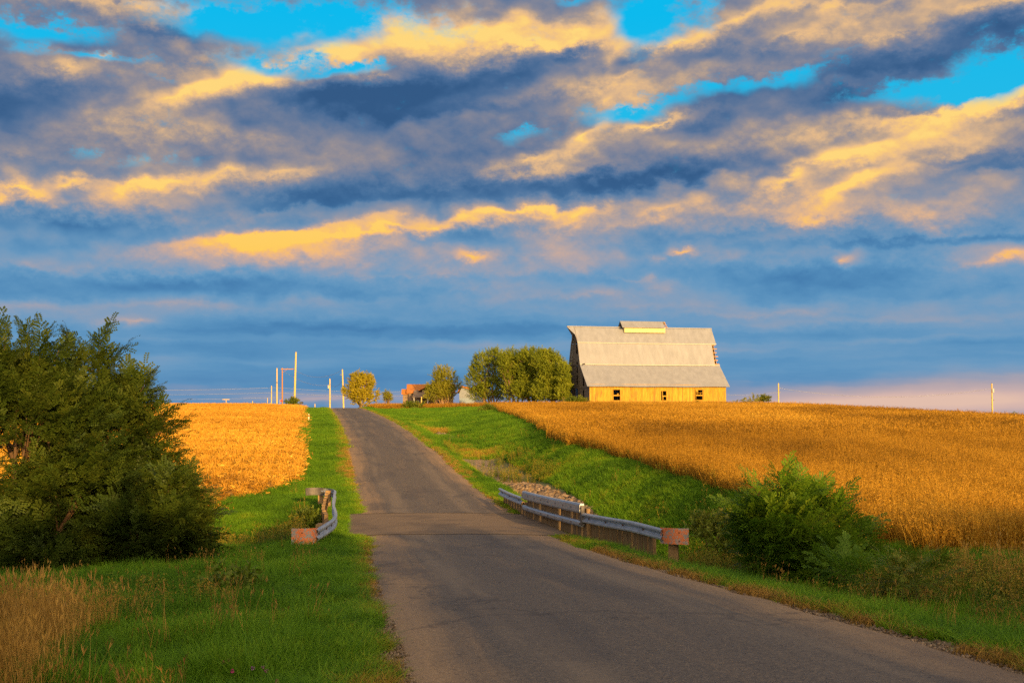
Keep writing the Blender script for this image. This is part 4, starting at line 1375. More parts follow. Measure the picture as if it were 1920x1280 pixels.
# big honey locust at the left edge
Y1 = 27.5
b1 = (at(70, 1080, Y1).x, Y1)
tree('locust_tree', 'large dark feathery-leaved tree at the left edge of the stream bank', 'tree', b1,
     [L3(30, 780, Y1, 95, 1.2, 85, b1), L3(-60, 850, Y1, 150, 1.3, 210, b1), L3(90, 860, Y1, 130, 1.4, 130, b1), L3(30, 980, Y1, 150, 1.4, 110, b1),
      L3(-20, 740, Y1+.6, 75, 1.0, 70, b1), L3(150, 950, Y1-.6, 110, 1.1, 100, b1), L3(80, 745, Y1+.5, 48, .8, 55, b1), L3(60, 1040, Y1-.9, 160, 1.0, 62, b1), L3(10, 1075, Y1-1.4, 110, .7, 48, b1), L3(130, 1060, Y1-1.5, 90, .7, 40, b1)],
     [S3(5, 715, 8, 618, Y1, b1, 14), S3(45, 715, 52, 620, Y1+.3, b1, 14), S3(90, 695, 110, 656, Y1, b1, 10), S3(20, 705, -20, 626, Y1, b1, 12), S3(70, 705, 78, 638, Y1-.3, b1, 12)],
     PIN_BIG, 3700, M['locust'], M['bark'], 21, gap=.48, stems=[(-.3, 0), (.2, .1), (.1, -.2)], r0=.11)
Y2 = 29.0
b2 = (at(215, 1060, Y2).x, Y2)
tree('locust_tree', 'dark spreading feathery-leaved tree nearer the road with twin spiky tops', 'tree', b2,
     [L3(180, 780, Y2, 58, .9, 75, b2), L3(215, 850, Y2, 70, 1.0, 100, b2), L3(180, 930, Y2, 110, 1.3, 110, b2), L3(250, 950, Y2-.4, 80, 1.1, 75, b2),
      L3(246, 752, Y2+.3, 24, .5, 34, b2), L3(275, 825, Y2+.3, 36, .7, 42, b2), L3(200, 1010, Y2-.6, 140, 1.1, 60, b2), L3(310, 905, Y2-.2, 28, .5, 28, b2), L3(175, 705, Y2, 34, .6, 40, b2)],
     [S3(140, 735, 138, 638, Y2, b2, 16), S3(185, 715, 190, 634, Y2, b2, 16), S3(170, 735, 215, 666, Y2+.2, b2, 12), S3(240, 775, 272, 720, Y2, b2, 14), S3(275, 805, 305, 772, Y2, b2, 10),
      S3(285, 815, 330, 794, Y2, b2, 10), S3(290, 865, 322, 852, Y2, b2, 8), S3(150, 755, 120, 666, Y2, b2, 12), S3(215, 755, 232, 716, Y2, b2, 10)],
     PIN_BIG, 2100, M['locust'], M['bark'], 33, gap=.5, stems=[(-.2, 0), (.15, .1), (.05, -.15)], r0=.085)
Y3 = 27.0
b3 = (at(325, 1050, Y3).x, Y3)
tree('locust_shrub', 'low dark feathery shrub at the foot of the trees nearest the road', 'shrub', b3,
     [L3(305, 995, Y3, 60, .9, 52, b3), L3(255, 1010, Y3-.3, 70, .9, 50, b3), L3(345, 978, Y3, 28, .6, 40, b3), L3(325, 935, Y3+.3, 28, .6, 30, b3), L3(362, 1012, Y3, 20, .5, 30, b3)],
     [S3(325, 935, 346, 906, Y3, b3, 10), S3(345, 955, 380, 938, Y3, b3, 8), S3(355, 980, 392, 966, Y3, b3, 8), S3(310, 945, 318, 906, Y3, b3, 9)],
     PIN_BIG, 850, M['locust'], M['bark'], 45, r0=.05)
# young locust right of the road
Y4 = 25.5
b4 = (at(1490, 1060, Y4).x, Y4)
tree('locust_shrub', 'bushy green young locust standing before the bean field, right of the guardrail', 'shrub', b4,
     [L3(1480, 990, Y4, 56, .9, 38, b4), L3(1525, 985, Y4, 46, .8, 34, b4), L3(1450, 1020, Y4, 46, .8, 40, b4), L3(1515, 1030, Y4-.3, 66, .9, 42, b4), L3(1575, 1025, Y4, 30, .6, 40, b4),
      L3(1490, 945, Y4, 24, .5, 26, b4), L3(1425, 970, Y4+.2, 24, .5, 20, b4), L3(1540, 1065, Y4-.7, 50, .6, 26, b4)],
     [S3(1480, 950, 1464, 902, Y4, b4, 12), S3(1460, 960, 1410, 912, Y4, b4, 12), S3(1440, 970, 1382, 946, Y4, b4, 12), S3(1520, 950, 1530, 925, Y4, b4, 8), S3(1500, 950, 1496, 914, Y4, b4, 8),
      S3(1560, 970, 1566, 942, Y4, b4, 8), S3(1600, 1010, 1628, 990, Y4, b4, 9), S3(1600, 1030, 1598, 980, Y4, b4, 8)],
     PIN_BIG, 700, M['locust_b'], M['bark'], 52, gap=.6, stems=[(-.15, 0), (.2, 0)], r0=.045)
b5 = (at(1335, 1005, 30).x, 30.0)
tree('weed_shrub', 'low pale green weedy shrub between the orange end plate and the young locust', 'shrub', b5,
     [L3(1350, 1000, 30, 34, .6, 26, b5), L3(1318, 990, 30.3, 16, .4, 16, b5), L3(1378, 1015, 29.6, 24, .5, 26, b5)], [], SM, 330, M['weedleaf'], M['bark'], 58, r0=.02)
b6 = (at(1600, 1075, 22.5).x, 22.5)
tree('weed_shrub', 'weedy green shrub at the foot of the young locust', 'shrub', b6,
     [L3(1585, 1070, 22.5, 34, .5, 18, b6), L3(1622, 1076, 22.4, 18, .4, 18, b6)], [], PIN, 80, M['locust_b'], M['bark'], 59, r0=.018)
b7 = (at(1715, 1095, 20).x, 20.0)
tree('weed_shrub', 'thin weedy shrub among dry grass at the lower right', 'shrub', b7,
     [L3(1715, 1080, 20, 30, .5, 26, b7), L3(1690, 1100, 19.8, 22, .4, 16, b7)], [], PIN, 70, M['weedleaf'], M['bark'], 60, r0=.016)

# skyline trees
def far_tree(label, px, py0, py1, wpx, Y, lm, seed, n=700, bark=None, name='tree', lob=None, group=None, spr=None, stems=None, up=.5, r0=.16, gap=.30, shell=.5, sc=1.0):
    base = (at(px, 750, Y).x, Y)
    gz = float(ground_z(*base))
    s = Y/FPX
    rng = np.random.default_rng(seed)
    if lob is None:
        h = py1-py0; lob = []
        for k in range(9):
            fy = rng.uniform(.12, .8); fx = rng.uniform(-.5, .5)*(1-.55*fy**1.5)
            lob.append((px+fx*wpx, py1-h*fy-2, wpx*rng.uniform(.2, .3), h*rng.uniform(.16, .24)))
        lob.append((px, py0+h*.45, wpx*.40, h*.40)); lob.append((px, py1-h*.25, wpx*.38, h*.24))
    L = [L3(a, b, Y+rng.uniform(-.6, .6), c, c*s*.8, d, base) for a, b, c, d in lob]
    sh = []
    for (a, b, c, d) in lob[:7]:
        sh.append(S3(a, b-d*.5, a+rng.uniform(-2, 2), b-d-rng.uniform(1.5, 5), Y, base, 5))
    return tree(name, label, 'tree', base, L, sh, spr or SIM, int(n*2.5), lm, bark or M['bark_pale'], seed, scale=sc, group=group, stems=stems, up=up, r0=r0, gap=gap, shell=shell)
G = 'trees along the skyline'
far_tree('round yellow-green tree on the crest right of the road', 677, 703, 763, 50, 214, M['yellowleaf'], 101, 560, group=G, up=.7)
far_tree('tiny yellow-green bush tree between the round tree and the farmhouse', 728, 738, 754, 20, 225, M['poplar'], 102, 150, group=G, r0=.06, sc=.55)
far_tree('loose olive-green tree standing in front of the farmhouse', 835, 686, 753, 50, 226, M['poplar'], 103, 520, group=G, spr=SIMU, up=.9)
far_tree('broad leftmost tree of the clump beside the barn, pale limbs showing', 918, 664, 753, 76, 216, M['willow'], 104, 950, group=G,
    lob=[(918, 695, 34, 34), (895, 712, 20, 26), (905, 680, 18, 16), (932, 675, 20, 18), (944, 700, 20, 30), (900, 738, 22, 14), (945, 738, 18, 15), (918, 728, 30, 20), (925, 668, 14, 10)], spr=SIMU, stems=[(-1, 0), (0, 0), (.6, 0), (1.2, 0)], up=.7, r0=.2)
far_tree('slender tree of the clump with bare golden stems', 962, 658, 753, 40, 208, M['willow'], 105, 680, group=G,
    lob=[(954, 682, 18, 20), (974, 690, 17, 24), (950, 690, 12, 18), (962, 706, 18, 16), (960, 668, 9, 10), (958, 732, 14, 18), (976, 730, 12, 18)], spr=SIMU, stems=[(-.5, 0), (.4, 0), (1, 0)], up=.8, r0=.17)
far_tree('small low golden tree with spreading bare branches in front of the clump', 978, 706, 753, 40, 210, M['yellowleaf'], 106, 170, group=G,
    lob=[(975, 715, 14, 12), (990, 722, 14, 12), (966, 728, 10, 10), (1000, 735, 8, 10)], spr=SIM, up=.8, r0=.10)
far_tree('tall dense tree in the middle of the clump beside the barn', 1000, 658, 753, 50, 206, M['willow'], 107, 1150, group=G,
    lob=[(984, 684, 20, 22), (1004, 678, 20, 20), (1014, 702, 24, 32), (988, 705, 18, 26), (1000, 732, 28, 20), (980, 735, 18, 16), (985, 668, 10, 10), (1003, 664, 9, 8)], spr=SIMU, up=.8, r0=.2)
far_tree('tall dense tree of the clump nearest the barn', 1036, 658, 753, 54, 201, M['willow'], 108, 1250, group=G,
    lob=[(1018, 680, 18, 20), (1034, 688, 22, 24), (1048, 702, 18, 28), (1030, 715, 22, 28), (1056, 716, 12, 26), (1044, 735, 24, 17), (1018, 736, 20, 16), (1022, 667, 9, 9), (1034, 668, 8, 8)], spr=SIMU, up=.8, r0=.2)
far_tree('narrow tree pressed against the barn gable at the end of the clump', 1058, 680, 753, 20, 197, M['willow'], 109, 300, group=G,
    lob=[(1056, 702, 8, 18), (1058, 722, 8, 20), (1054, 738, 9, 12)], spr=SIMU, up=.8, r0=.12)
far_tree('distant dark tree top glimpsed beyond the shed', 893, 729, 752, 20, 300, M['locust_b'], 110, 120, group=G, r0=.1)

# bushes at the field edges
def bush(label, px, py0, py1, wpx, Y, lm, seed, n, name='bush', spr=None, dens=None):
    base = (at(px, py1, Y).x, Y)
    rng = np.random.default_rng(seed); h = py1-py0
    lob = []
    for k in range(6):
        fx = rng.uniform(-.38, .38)
        lob.append(L3(px+fx*wpx, py1-h*rng.uniform(.3, .62), Y+rng.uniform(-.2, .2), wpx*rng.uniform(.16, .26), .5, h*rng.uniform(.22, .36), base))
    return tree(name, label, 'bush', base, lob, [], spr or SM, n, lm, M['bark'], seed, r0=.02, gap=.3, group='bushes at the field edges')
bush('dark round bush at the bean strip edge below the farmhouse', 771, 755, 768, 34, 186, M['weedleaf'], 201, 200, spr=SIM)
bush('green bush at the corner where the grass waterway meets the bean field', 921, 755, 786, 46, 138, M['weedleaf'], 202, 520, spr=SM)
bush('small weeds cluster on the crest at the foot of the tallest pole', 546, 748, 759, 20, 212, M['weedleaf'], 203, 130, spr=SIM)
bush('green weeds under the shaded barn gable', 1082, 747, 757, 40, 188, M['weedleaf'], 204, 160, spr=SIM)
bush('tall weeds right of the barn wall', 1398, 743, 756, 40, 191, M['poplar'], 205, 36, spr=SIM)
bush('scattered weed tops further right of the barn', 1430, 743, 757, 20, 193, M['weedleaf'], 206, 80, spr=SIM)
bush('small bush at the far right field edge beside the utility pole', 1902, 773, 783, 18, 158, M['weedleaf'], 207, 90, spr=SM)
bush('yellow-green weed standing in the beans before the barn wall', 1305, 752, 762, 8, 176, M['weedleaf'], 208, 40, spr=SM)
bush('dark weeds hanging over the stream behind the shorter guardrail', 572, 960, 1004, 40, 37.5, M['weedleaf'], 209, 240, spr=SM)
bush('small dark-leaved weed clump on the near left verge', 424, 1092, 1128, 60, 18.5, M['weedleaf'], 210, 150, spr=SM)

# shelterbelt behind the viewer, which throws the long evening shade over the foreground
rng = np.random.default_rng(77)
o = Vector((34, -20, float(ground_z(34., -20.))))
P, D = [], []
mbT = MB()
BELT = [(-2, -24, 7.2, 3.4), (4, -22, 8.0, 3.4), (9, -21, 8.2, 3.5), (14, -20, 8.4, 3.6), (19.5, -19, 8.3, 3.6), (25, -18, 7.5, 3.6), (30.5, -19, 8.0, 3.6), (36, -20, 6.6, 3.6), (41.5, -22, 9.2, 2.8), (47, -24, 6.0, 3.0), (53, -22, 8.2, 2.4)]
for (x, y, h, r) in BELT:
    k = 640
    v = rng.normal(0, 1, (k, 3)); v /= np.linalg.norm(v, axis=1, keepdims=True)
    p = v*(rng.uniform(.2, 1, k)**.5)[:, None]*np.array([r, r, h*.52]) + np.array([x-o.x, y-o.y, h*.5])
    P.append(p); D.append(v+np.array([0, 0, .4]))
    mbT.tube([(x-o.x, y-o.y, -.6), (x-o.x+.2, y-o.y, h*.6)], [.2, .06], 7)
P = np.concatenate(P); D = np.concatenate(D)
BIGS = [simple_spray(rng, 1.2, 14, .55, .30) for _ in range(5)]
V, F, H = place_sprays(BIGS, P, D, rng.uniform(.8, 1.3, len(P)), rng.uniform(.2, .8, len(P)), rng)
belt = empty('shelterbelt', o, label='row of dense trees behind the viewer shading the near road', cat='shelterbelt', kind='stuff')
link('crown', mesh_np('crown', V, F, M['locust'], {'hue': H}), belt, kind='stuff')
mbT.build('trunk', M['bark'], belt, kind='stuff')
# ----------------------------------------------------------------- ground cover
def m_cover(stops, trans=.25, tintw=.8):
    def fn(T):
        h = attr(T, 'hue'); t = attr(T, 'tint', 'INSTANCER')
        f = T.math('MULTIPLY_ADD', h, .28, T.math('MULTIPLY', t, tintw))
        return leafy(T, T.ramp(f, stops), trans, .6, .2)
    return fn
M['grass'] = mat('verge_grass', m_cover([(0.0, (.052, .118, .005)), (.25, (.098, .225, .008)), (.5, (.165, .30, .011)), (.68, (.24, .30, .014)), (.82, (.40, .26, .03)), (1.0, (.42, .25, .06))], .4))
M['drygrass'] = mat('dry_tall_grass', m_cover([(0.0, (.12, .085, .015)), (.35, (.32, .18, .035)), (.7, (.52, .30, .06)), (1.0, (.64, .42, .12))], .25))
M['beans'] = mat('ripe_soybean', m_cover([(0.0, (.18, .092, .009)), (.3, (.36, .185, .014)), (.6, (.50, .27, .024)), (.85, (.60, .36, .04)), (1.0, (.38, .30, .03))], .36))
M['stubble'] = mat('corn_stubble', m_cover([(0.0, (.23, .108, .012)), (.35, (.45, .23, .022)), (.7, (.61, .34, .036)), (1.0, (.74, .46, .07))], .15))
M['weeds'] = mat('goldenrod_weeds', m_cover([(0.0, (.05, .10, .006)), (.4, (.12, .17, .012)), (.7, (.28, .20, .02)), (1.0, (.42, .23, .03))], .25))
M['stone'] = mat('pale_stones', lambda T: principled(T, T.mix(attr(T, 'tint', 'INSTANCER'), (.085, .06, .04), (.26, .19, .125)), .9, .15, bump=T.noise(objco(T), 6, 4, .6), bstr=.4))
M['clover'] = mat('pink_clover', lambda T: principled(T, T.mix(attr(T, 'tint', 'INSTANCER'), (.36, .05, .13), (.30, .10, .36)), .8, .1))

def blades(rng, n, h, spread, w, lean=.35, segs=3, hr=(.6, 1.1)):
    V, F, H = [], [], []
    for i in range(n):
        a = rng.uniform(0, 6.283); r = spread*math.sqrt(rng.uniform(0, 1))
        b = np.array([r*math.cos(a), r*math.sin(a), -.02])
        dirn = rng.uniform(0, 6.283); ln = rng.uniform(.05, lean)
        hh = h*rng.uniform(*hr); ww = w*rng.uniform(.7, 1.2)
        fa = rng.uniform(0, 6.283); s = np.array([math.cos(fa), math.sin(fa), 0])
        hue = rng.uniform(-.5, .5)
        o = len(V)
        for k in range(segs+1):
            t = k/segs
            c = b + np.array([math.cos(dirn)*ln*hh*t*t*1.3, math.sin(dirn)*ln*hh*t*t*1.3, hh*t*(1-.25*ln*t)])
            wk = ww*(1-t**1.6)*.5 + .0006
            V += [c-s*wk, c+s*wk]; H += [hue+.35*t, hue+.35*t]
        for k in range(segs):
            F.append([o+2*k, o+2*k+1, o+2*k+3, o+2*k+2])
    return np.array(V), np.array(F), np.array(H)

def proto(name, V, F, H, m):
    me = mesh_np(name, V, F, m, {'hue': H})
    return bpy.data.objects.new(name, me)          # source shape only; not in the scene

def join(*parts):
    V, F, H = [], [], []; o = 0
    for v, f, h in parts:
        V.append(v); F.append(f+o); H.append(h); o += len(v)
    return np.concatenate(V), np.concatenate(F), np.concatenate(H)

def quads_vfh(q, hue):
    V = q.reshape(-1, 3); return V, np.arange(len(V)).reshape(-1, 4), np.full(len(V), hue)

def scatter(name, P, rot, scl, tint, protos, label, cat):
    P = np.asarray(P, np.float32)
    me = bpy.data.meshes.new(name)
    me.vertices.add(len(P)); me.vertices.foreach_set('co', P.ravel())
    for an, tp, arr in (('rot', 'FLOAT_VECTOR', rot), ('scl', 'FLOAT_VECTOR', scl)):
        a = me.attributes.new(an, tp, 'POINT'); a.data.foreach_set('vector', np.asarray(arr, np.float32).ravel())
    a = me.attributes.new('tint', 'FLOAT', 'POINT'); a.data.foreach_set('value', np.asarray(tint, np.float32))
    a = me.attributes.new('vi', 'INT', 'POINT'); a.data.foreach_set('value', SEED.integers(0, len(protos), len(P)).astype(np.int32))
    ob = link(name, me, label=label, cat=cat, kind='stuff')
    ng = bpy.data.node_groups.new(name+'_scatter', 'GeometryNodeTree')
    ng.interface.new_socket('Geometry', in_out='INPUT', socket_type='NodeSocketGeometry')
    ng.interface.new_socket('Geometry', in_out='OUTPUT', socket_type='NodeSocketGeometry')
    N = ng.nodes; Lk = ng.links
    gi = N.new('NodeGroupInput'); go = N.new('NodeGroupOutput')
    jn = N.new('GeometryNodeJoinGeometry')
    for p in protos:
        oi = N.new('GeometryNodeObjectInfo'); oi.inputs['Object'].default_value = p; oi.inputs['As Instance'].default_value = True
        Lk.new(oi.outputs['Geometry'], jn.inputs[0])
    ip = N.new('GeometryNodeInstanceOnPoints')
    Lk.new(gi.outputs[0], ip.inputs['Points']); Lk.new(jn.outputs[0], ip.inputs['Instance'])
    ip.inputs['Pick Instance'].default_value = True
    def na(nm, t):
        n = N.new('GeometryNodeInputNamedAttribute'); n.data_type = t; n.inputs[0].default_value = nm
        return n.outputs[0]
    Lk.new(na('vi', 'INT'), ip.inputs['Instance Index'])
    Lk.new(na('rot', 'FLOAT_VECTOR'), ip.inputs['Rotation'])
    Lk.new(na('scl', 'FLOAT_VECTOR'), ip.inputs['Scale'])
    Lk.new(ip.outputs[0], go.inputs[0])
    md = ob.modifiers.new('scatter', 'NODES'); md.node_group = ng
    return ob

def sample(n, tr, yr, seed, power=1.0):
    "random points in road coordinates; density falls off with distance as y^-power"
    rng = np.random.default_rng(seed)
    u = rng.uniform(0, 1, n)
    a, b = yr
    if abs(power-1) < 1e-6: y = a*(b/a)**u
    else:
        k = 1-power; y = (a**k+(b**k-a**k)*u)**(1/k)
    t = rng.uniform(tr[0], tr[1], n)
    return road_x(y)+t, y, t

def in_view(x, y, m=.05):
    return np.abs(x) < y*(.4503+m)+3.2

def finish(x, y, rng, smin, smax, tilt=.12, sink=0.0, zs=(.8, 1.2)):
    z = ground_z(x, y)-sink
    n = len(x)
    rot = np.stack([rng.normal(0, tilt, n), rng.normal(0, tilt, n), rng.uniform(0, 6.283, n)], 1)
    s = rng.uniform(smin, smax, n)
    return np.stack([x, y, z], 1), rot, np.stack([s, s, s*rng.uniform(*zs, n)], 1)

# --- verge grass -----------------------------------------------------------
rg = np.random.default_rng(8)
GR_N = [proto('grass_tuft', *blades(rg, 26, .28, .10, .0095, .9), M['grass']) for _ in range(7)]
GR_F = [proto('grass_clump', *blades(rg, 34, .26, .24, .020, .8, 2), M['grass']) for _ in range(5)]
def grass_tint(x, y, t, rng):
    e = np.abs(t)
    n1 = fbm(x*.45, y*.45, 61); n2 = fbm(x*1.9, y*1.9, 67)
    v = .15+.80*(n1-.42)+.34*(n2-.5)+rng.normal(0, .07, len(x))+.25*ss(fbm(x*.8, y*.8, 62), .60, .75)
    edge = 1-ss(e+(n2-.5)*1.3, 2.9, 3.6)
    v = v+edge*.5
    v = v+.62*ss(fbm(x*.30+40, y*.16, 71), .46, .62)*ss(y, 52, 66)*(1-ss(y, 112, 140))*ss(t, 3.6, 4.6)*(1-ss(t, 7.2, 9.2))+.22*(fbm(x*.22, y*.12, 72)-.35)*ss(t, 4, 8)
    return np.clip(v, 0, 1)
def grass_keep(x, y, t, rng):
    bean, stub = zone_masks(x, y)
    e = np.abs(t)-np.maximum(half_w(y)-2.92, 0)*(y < 35); n2 = fbm(x*1.4, y*1.4, 73)
    edge = ss(e+(n2-.5)*.8, 2.75, 3.15)
    hw_ = np.where((y > 35.3) & (y < 44.7), 3.6, 0)
    onroad = (e < 2.72) | (e < hw_)
    rocky = ss(t, 4.2, 4.9)*(1-ss(t, 6.9, 7.7))*ss(y, 46, 49)*(1-ss(y, 74, 82))
    rocky = np.maximum(rocky, (np.abs(t-6) < 1.0)*(np.abs(y-99) < 4.5)*.85)
    k = edge*(1-bean)*(1-stub)*(1-rocky*.93)
    return (~onroad) & (rng.uniform(0, 1, len(x)) < k) & in_view(x, y)
def grass_layer(seed, n, tr, yr, power, protos, smin, smax):
    rng = np.random.default_rng(seed)
    x, y, t = sample(n, tr, yr, seed, power)
    k = grass_keep(x, y, t, rng); x, y, t = x[k], y[k], t[k]
    P, r_, s_ = finish(x, y, rng, smin, smax)
    e = np.abs(t)
    short = (.40+.6*ss(e, 2.9, 4.2))*(.35+1.35*fbm(x*1.1, y*1.1, 75))
    s_[:, 2] *= short
    return P, r_, s_, grass_tint(x, y, t, rng)
def put(name, layers, protos, label, cat):
    P, r_, s_, t_ = (np.concatenate(a) for a in zip(*layers))
    return scatter(name, P, r_, s_, t_, protos, label, cat)
put('grass', [grass_layer(11, 42000, (-12, -2.7), (6.5, 34), 1.6, GR_N, .7, 1.25), grass_layer(12, 36000, (2.7, 14), (6.5, 34), 1.4, GR_N, .7, 1.25)], GR_N,
    'short lush green grass on the near verges', 'grass')
put('grass', [grass_layer(13, 26000, (-11, -2.7), (30, 80), 1.0, GR_F, .6, 1.0), grass_layer(14, 52000, (2.7, 14), (30, 80), 1.0, GR_F, .6, 1.0),
              grass_layer(15, 26000, (-11, -2.7), (78, 235), 1.0, GR_F, .9, 1.5), grass_layer(16, 60000, (2.7, 30), (78, 235), 1.0, GR_F, .9, 1.5)], GR_F,
    'green grass of the far verges and the waterway up to the crest', 'grass')

BRD = [proto('broadleaf_clump', *blades(rg, 16, .15, .12, .045, 1.6, 3), M['grass']) for _ in range(5)]
def broad(seed, n, tr, yr):
    rng = np.random.default_rng(seed)
    x, y, t = sample(n, tr, yr, seed, 1.3)
    k = (rng.uniform(0, 1, n) < ss(np.abs(t), 3.1, 3.8)*ss(fbm(x*.8, y*.8, 151), .48, .62)) & in_view(x, y) & (zone_masks(x, y)[0] < .1); x, y = x[k], y[k]
    P, r_, s_ = finish(x, y, rng, .6, 1.3, .2)
    return P, r_, s_, np.clip(.10+.3*fbm(x, y, 153)+rng.normal(0, .06, len(x)), 0, 1)
put('ground_cover', [broad(17, 4200, (-11, -3), (7, 40)), broad(18, 3600, (3, 12), (7, 45))], BRD, 'low broad-leaved clover and plantain patches among the near grass', 'broadleaf plants')

# --- tall dry grass, lower left and lower right ------------------------------
def stalks(rng, n, h, spread, w, head):
    V, F, H = blades(rng, n, h, spread, w, .22, 3, (.65, 1.1))
    parts = [(V, F, H)]
    tips = V.reshape(-1, 8, 3)[:, 6:8].mean(1)
    hs = []
    for tp_ in tips:
        if rng.uniform() < .55:
            for k in range(3):
                d = rng.normal(0, .25, 3)+np.array([0, 0, 1.0]); d /= np.linalg.norm(d)
                s = np.cross(d, rng.normal(0, 1, 3)); s /= np.linalg.norm(s)
                b = tp_-np.array([0, 0, head*.5*k/3])
                hs.append([b, b+d*head*.5+s*head*.07, b+d*head, b+d*head*.5-s*head*.07])
    if hs: parts.append(quads_vfh(np.array(hs), -.1))
    return join(*parts)
DRY = [proto('dry_tuft', *stalks(rg, 14, 1.0, .17, .010, .12), M['drygrass']) for _ in range(6)]
def dry_layer(seed, n, tr, yr, test, smin, smax):
    rng = np.random.default_rng(seed)
    x, y, t = sample(n, tr, yr, seed, 1.0)
    k = test(x, y, t, rng) & in_view(x, y); x, y, t = x[k], y[k], t[k]
    P, r_, s_ = finish(x, y, rng, smin, smax, .10)
    tint = np.clip(.22+.8*fbm(x*.8, y*.8, 81)+rng.normal(0, .10, len(x)), 0, 1)
    return P, r_, s_, tint
def left_dry(x, y, t, rng):
    u = -t; n = fbm(x*.6, y*.6, 83)
    core = ss(u+(n-.5)*1.8, 5.8, 6.7)*(1-ss(y+(n-.5)*4, 13.5, 17))
    return rng.uniform(0, 1, len(x)) < core
def right_dry(x, y, t, rng):
    n = fbm(x*.55, y*.55, 87)
    core = ss(t+(n-.5)*2.4, 6.3, 7.2)*(1-ss(y+(n-.5)*5, 24, 27))*ss(fbm(x*1.1, y*1.1, 88), .45, .62)*ss(y, 14.5, 18)
    strip = .0
    return rng.uniform(0, 1, len(x)) < core
put('dry_grass', [dry_layer(21, 5200, (-13, -5), (7, 22), left_dry, .5, .82)], DRY, 'tall straw-coloured dry grass in the lower left corner', 'dry grass')
put('dry_grass', [dry_layer(22, 2300, (5.5, 16), (14, 28), right_dry, .4, .75)], DRY, 'patchy brown dry grass below the bean field at the lower right', 'dry grass')

# brown dead fringe along both road edges
FR = [proto('dead_tuft', *blades(rg, 22, .15, .12, .007, 1.0), M['drygrass']) for _ in range(5)]
def fringe(seed, n, side, yr, smin, smax):
    rng = np.random.default_rng(seed)
    x, y, t = sample(n, (2.85, 4.0), yr, seed, 1.2); t = (t+np.maximum(half_w(y)-2.92, 0)*(y < 35))*side; x = road_x(y)+t
    nn = fbm(x*1.1, y*1.1, 91)
    k = (rng.uniform(0, 1, n) < (1-ss(np.abs(t)+(nn-.5)*1.3, 3.1, 3.85))*ss(nn, .30, .52)) & in_view(x, y) & ~((y > 35) & (y < 45))
    x, y = x[k], y[k]
    P, r_, s_ = finish(x, y, rng, smin, smax, .2)
    return P, r_, s_, np.clip(.05+.6*fbm(x*2, y*2, 93)+rng.normal(0, .1, len(x)), 0, 1)
put('dead_grass', [fringe(31, 3800, -1, (7, 60), .5, 1.0), fringe(32, 7500, 1, (7, 60), .6, 1.3), fringe(33, 2200, -1, (60, 220), 1.0, 1.6), fringe(34, 2200, 1, (60, 220), 1.0, 1.6)], FR,
    'thin brown dead grass fringe along both road edges', 'dead grass')

# thin seeding grasses and dead stems standing in the verges
SEEDY = [proto('seed_stem', *stalks(rg, 5, .62, .10, .006, .07), M['drygrass']) for _ in range(5)]
def seedy(seed, n, tr, yr, pw):
    rng = np.random.default_rng(seed)
    x, y, t = sample(n, tr, yr, seed, pw)
    bean, stub = zone_masks(x, y)
    k = (rng.uniform(0, 1, n) < ss(np.abs(t), 3.4, 4.4)*ss(fbm(x*.7, y*.7, 141), .42, .68)*(1-bean)*(1-stub)) & in_view(x, y); x, y = x[k], y[k]
    P, r_, s_ = finish(x, y, rng, .6, 1.1, .16)
    return P, r_, s_, np.clip(.1+.6*fbm(x*1.2, y*1.2, 143)+rng.normal(0, .12, len(x)), 0, 1)
put('seed_grass', [seedy(35, 1500, (-11, -3.3), (8, 60), 1.2), seedy(36, 2600, (3.3, 13), (10, 100), 1.0)], SEEDY, 'sparse brown seeding stems standing in the green verges', 'seed grass')

# --- weeds along the ditch and guardrails -----------------------------------
def weed(rng, h):
    parts = []
    for i in range(5):
        b = np.array([rng.normal(0, .06), rng.normal(0, .06), 0]); d = np.array([rng.normal(0, .15), rng.normal(0, .15), 1.0]); L = h*rng.uniform(.6, 1.1)
        s = np.array([1, 0, 0])*.006
        parts.append(quads_vfh(np.array([[b-s, b+s, b+d*L+s*.4, b+d*L-s*.4]]), -.2))
        q = []
        for k in range(16):
            t = (k+2)/18; c = b+d*L*t; a = rng.uniform(0, 6.283)
            e = np.array([math.cos(a), math.sin(a), rng.uniform(-.1, .6)]); e /= np.linalg.norm(e)
            w = np.cross(e, [0, 0, 1.0]); w /= np.linalg.norm(w); l = .11*(1.15-t)
            q.append([c, c+e*l*.5+w*.014, c+e*l, c+e*l*.5-w*.014])
        parts.append(quads_vfh(np.array(q), rng.uniform(-.3, .3)))
        q = []
        for k in range(7):
            c = b+d*L+rng.normal(0, .03, 3); e = rng.normal(0, 1, 3); e /= np.linalg.norm(e); w = np.cross(e, rng.normal(0, 1, 3)); w /= np.linalg.norm(w)
            q.append([c, c+e*.025+w*.012, c+e*.05, c+e*.025-w*.012])
        parts.append(quads_vfh(np.array(q), .9))
    return join(*parts)
WD = [proto('weed_stem', *weed(rg, .75), M['weeds']) for _ in range(6)]
def weed_layer(seed, n, tr, yr, fn, smin, smax):
    rng = np.random.default_rng(seed)
    x, y, t = sample(n, tr, yr, seed, 1.0)
    k = (rng.uniform(0, 1, n) < fn(x, y, t)) & in_view(x, y); x, y, t = x[k], y[k], t[k]
    P, r_, s_ = finish(x, y, rng, smin, smax, .12)
    return P, r_, s_, np.clip(.1+.75*fbm(x*.9, y*.9, 97)+rng.normal(0, .1, len(x)), 0, 1)
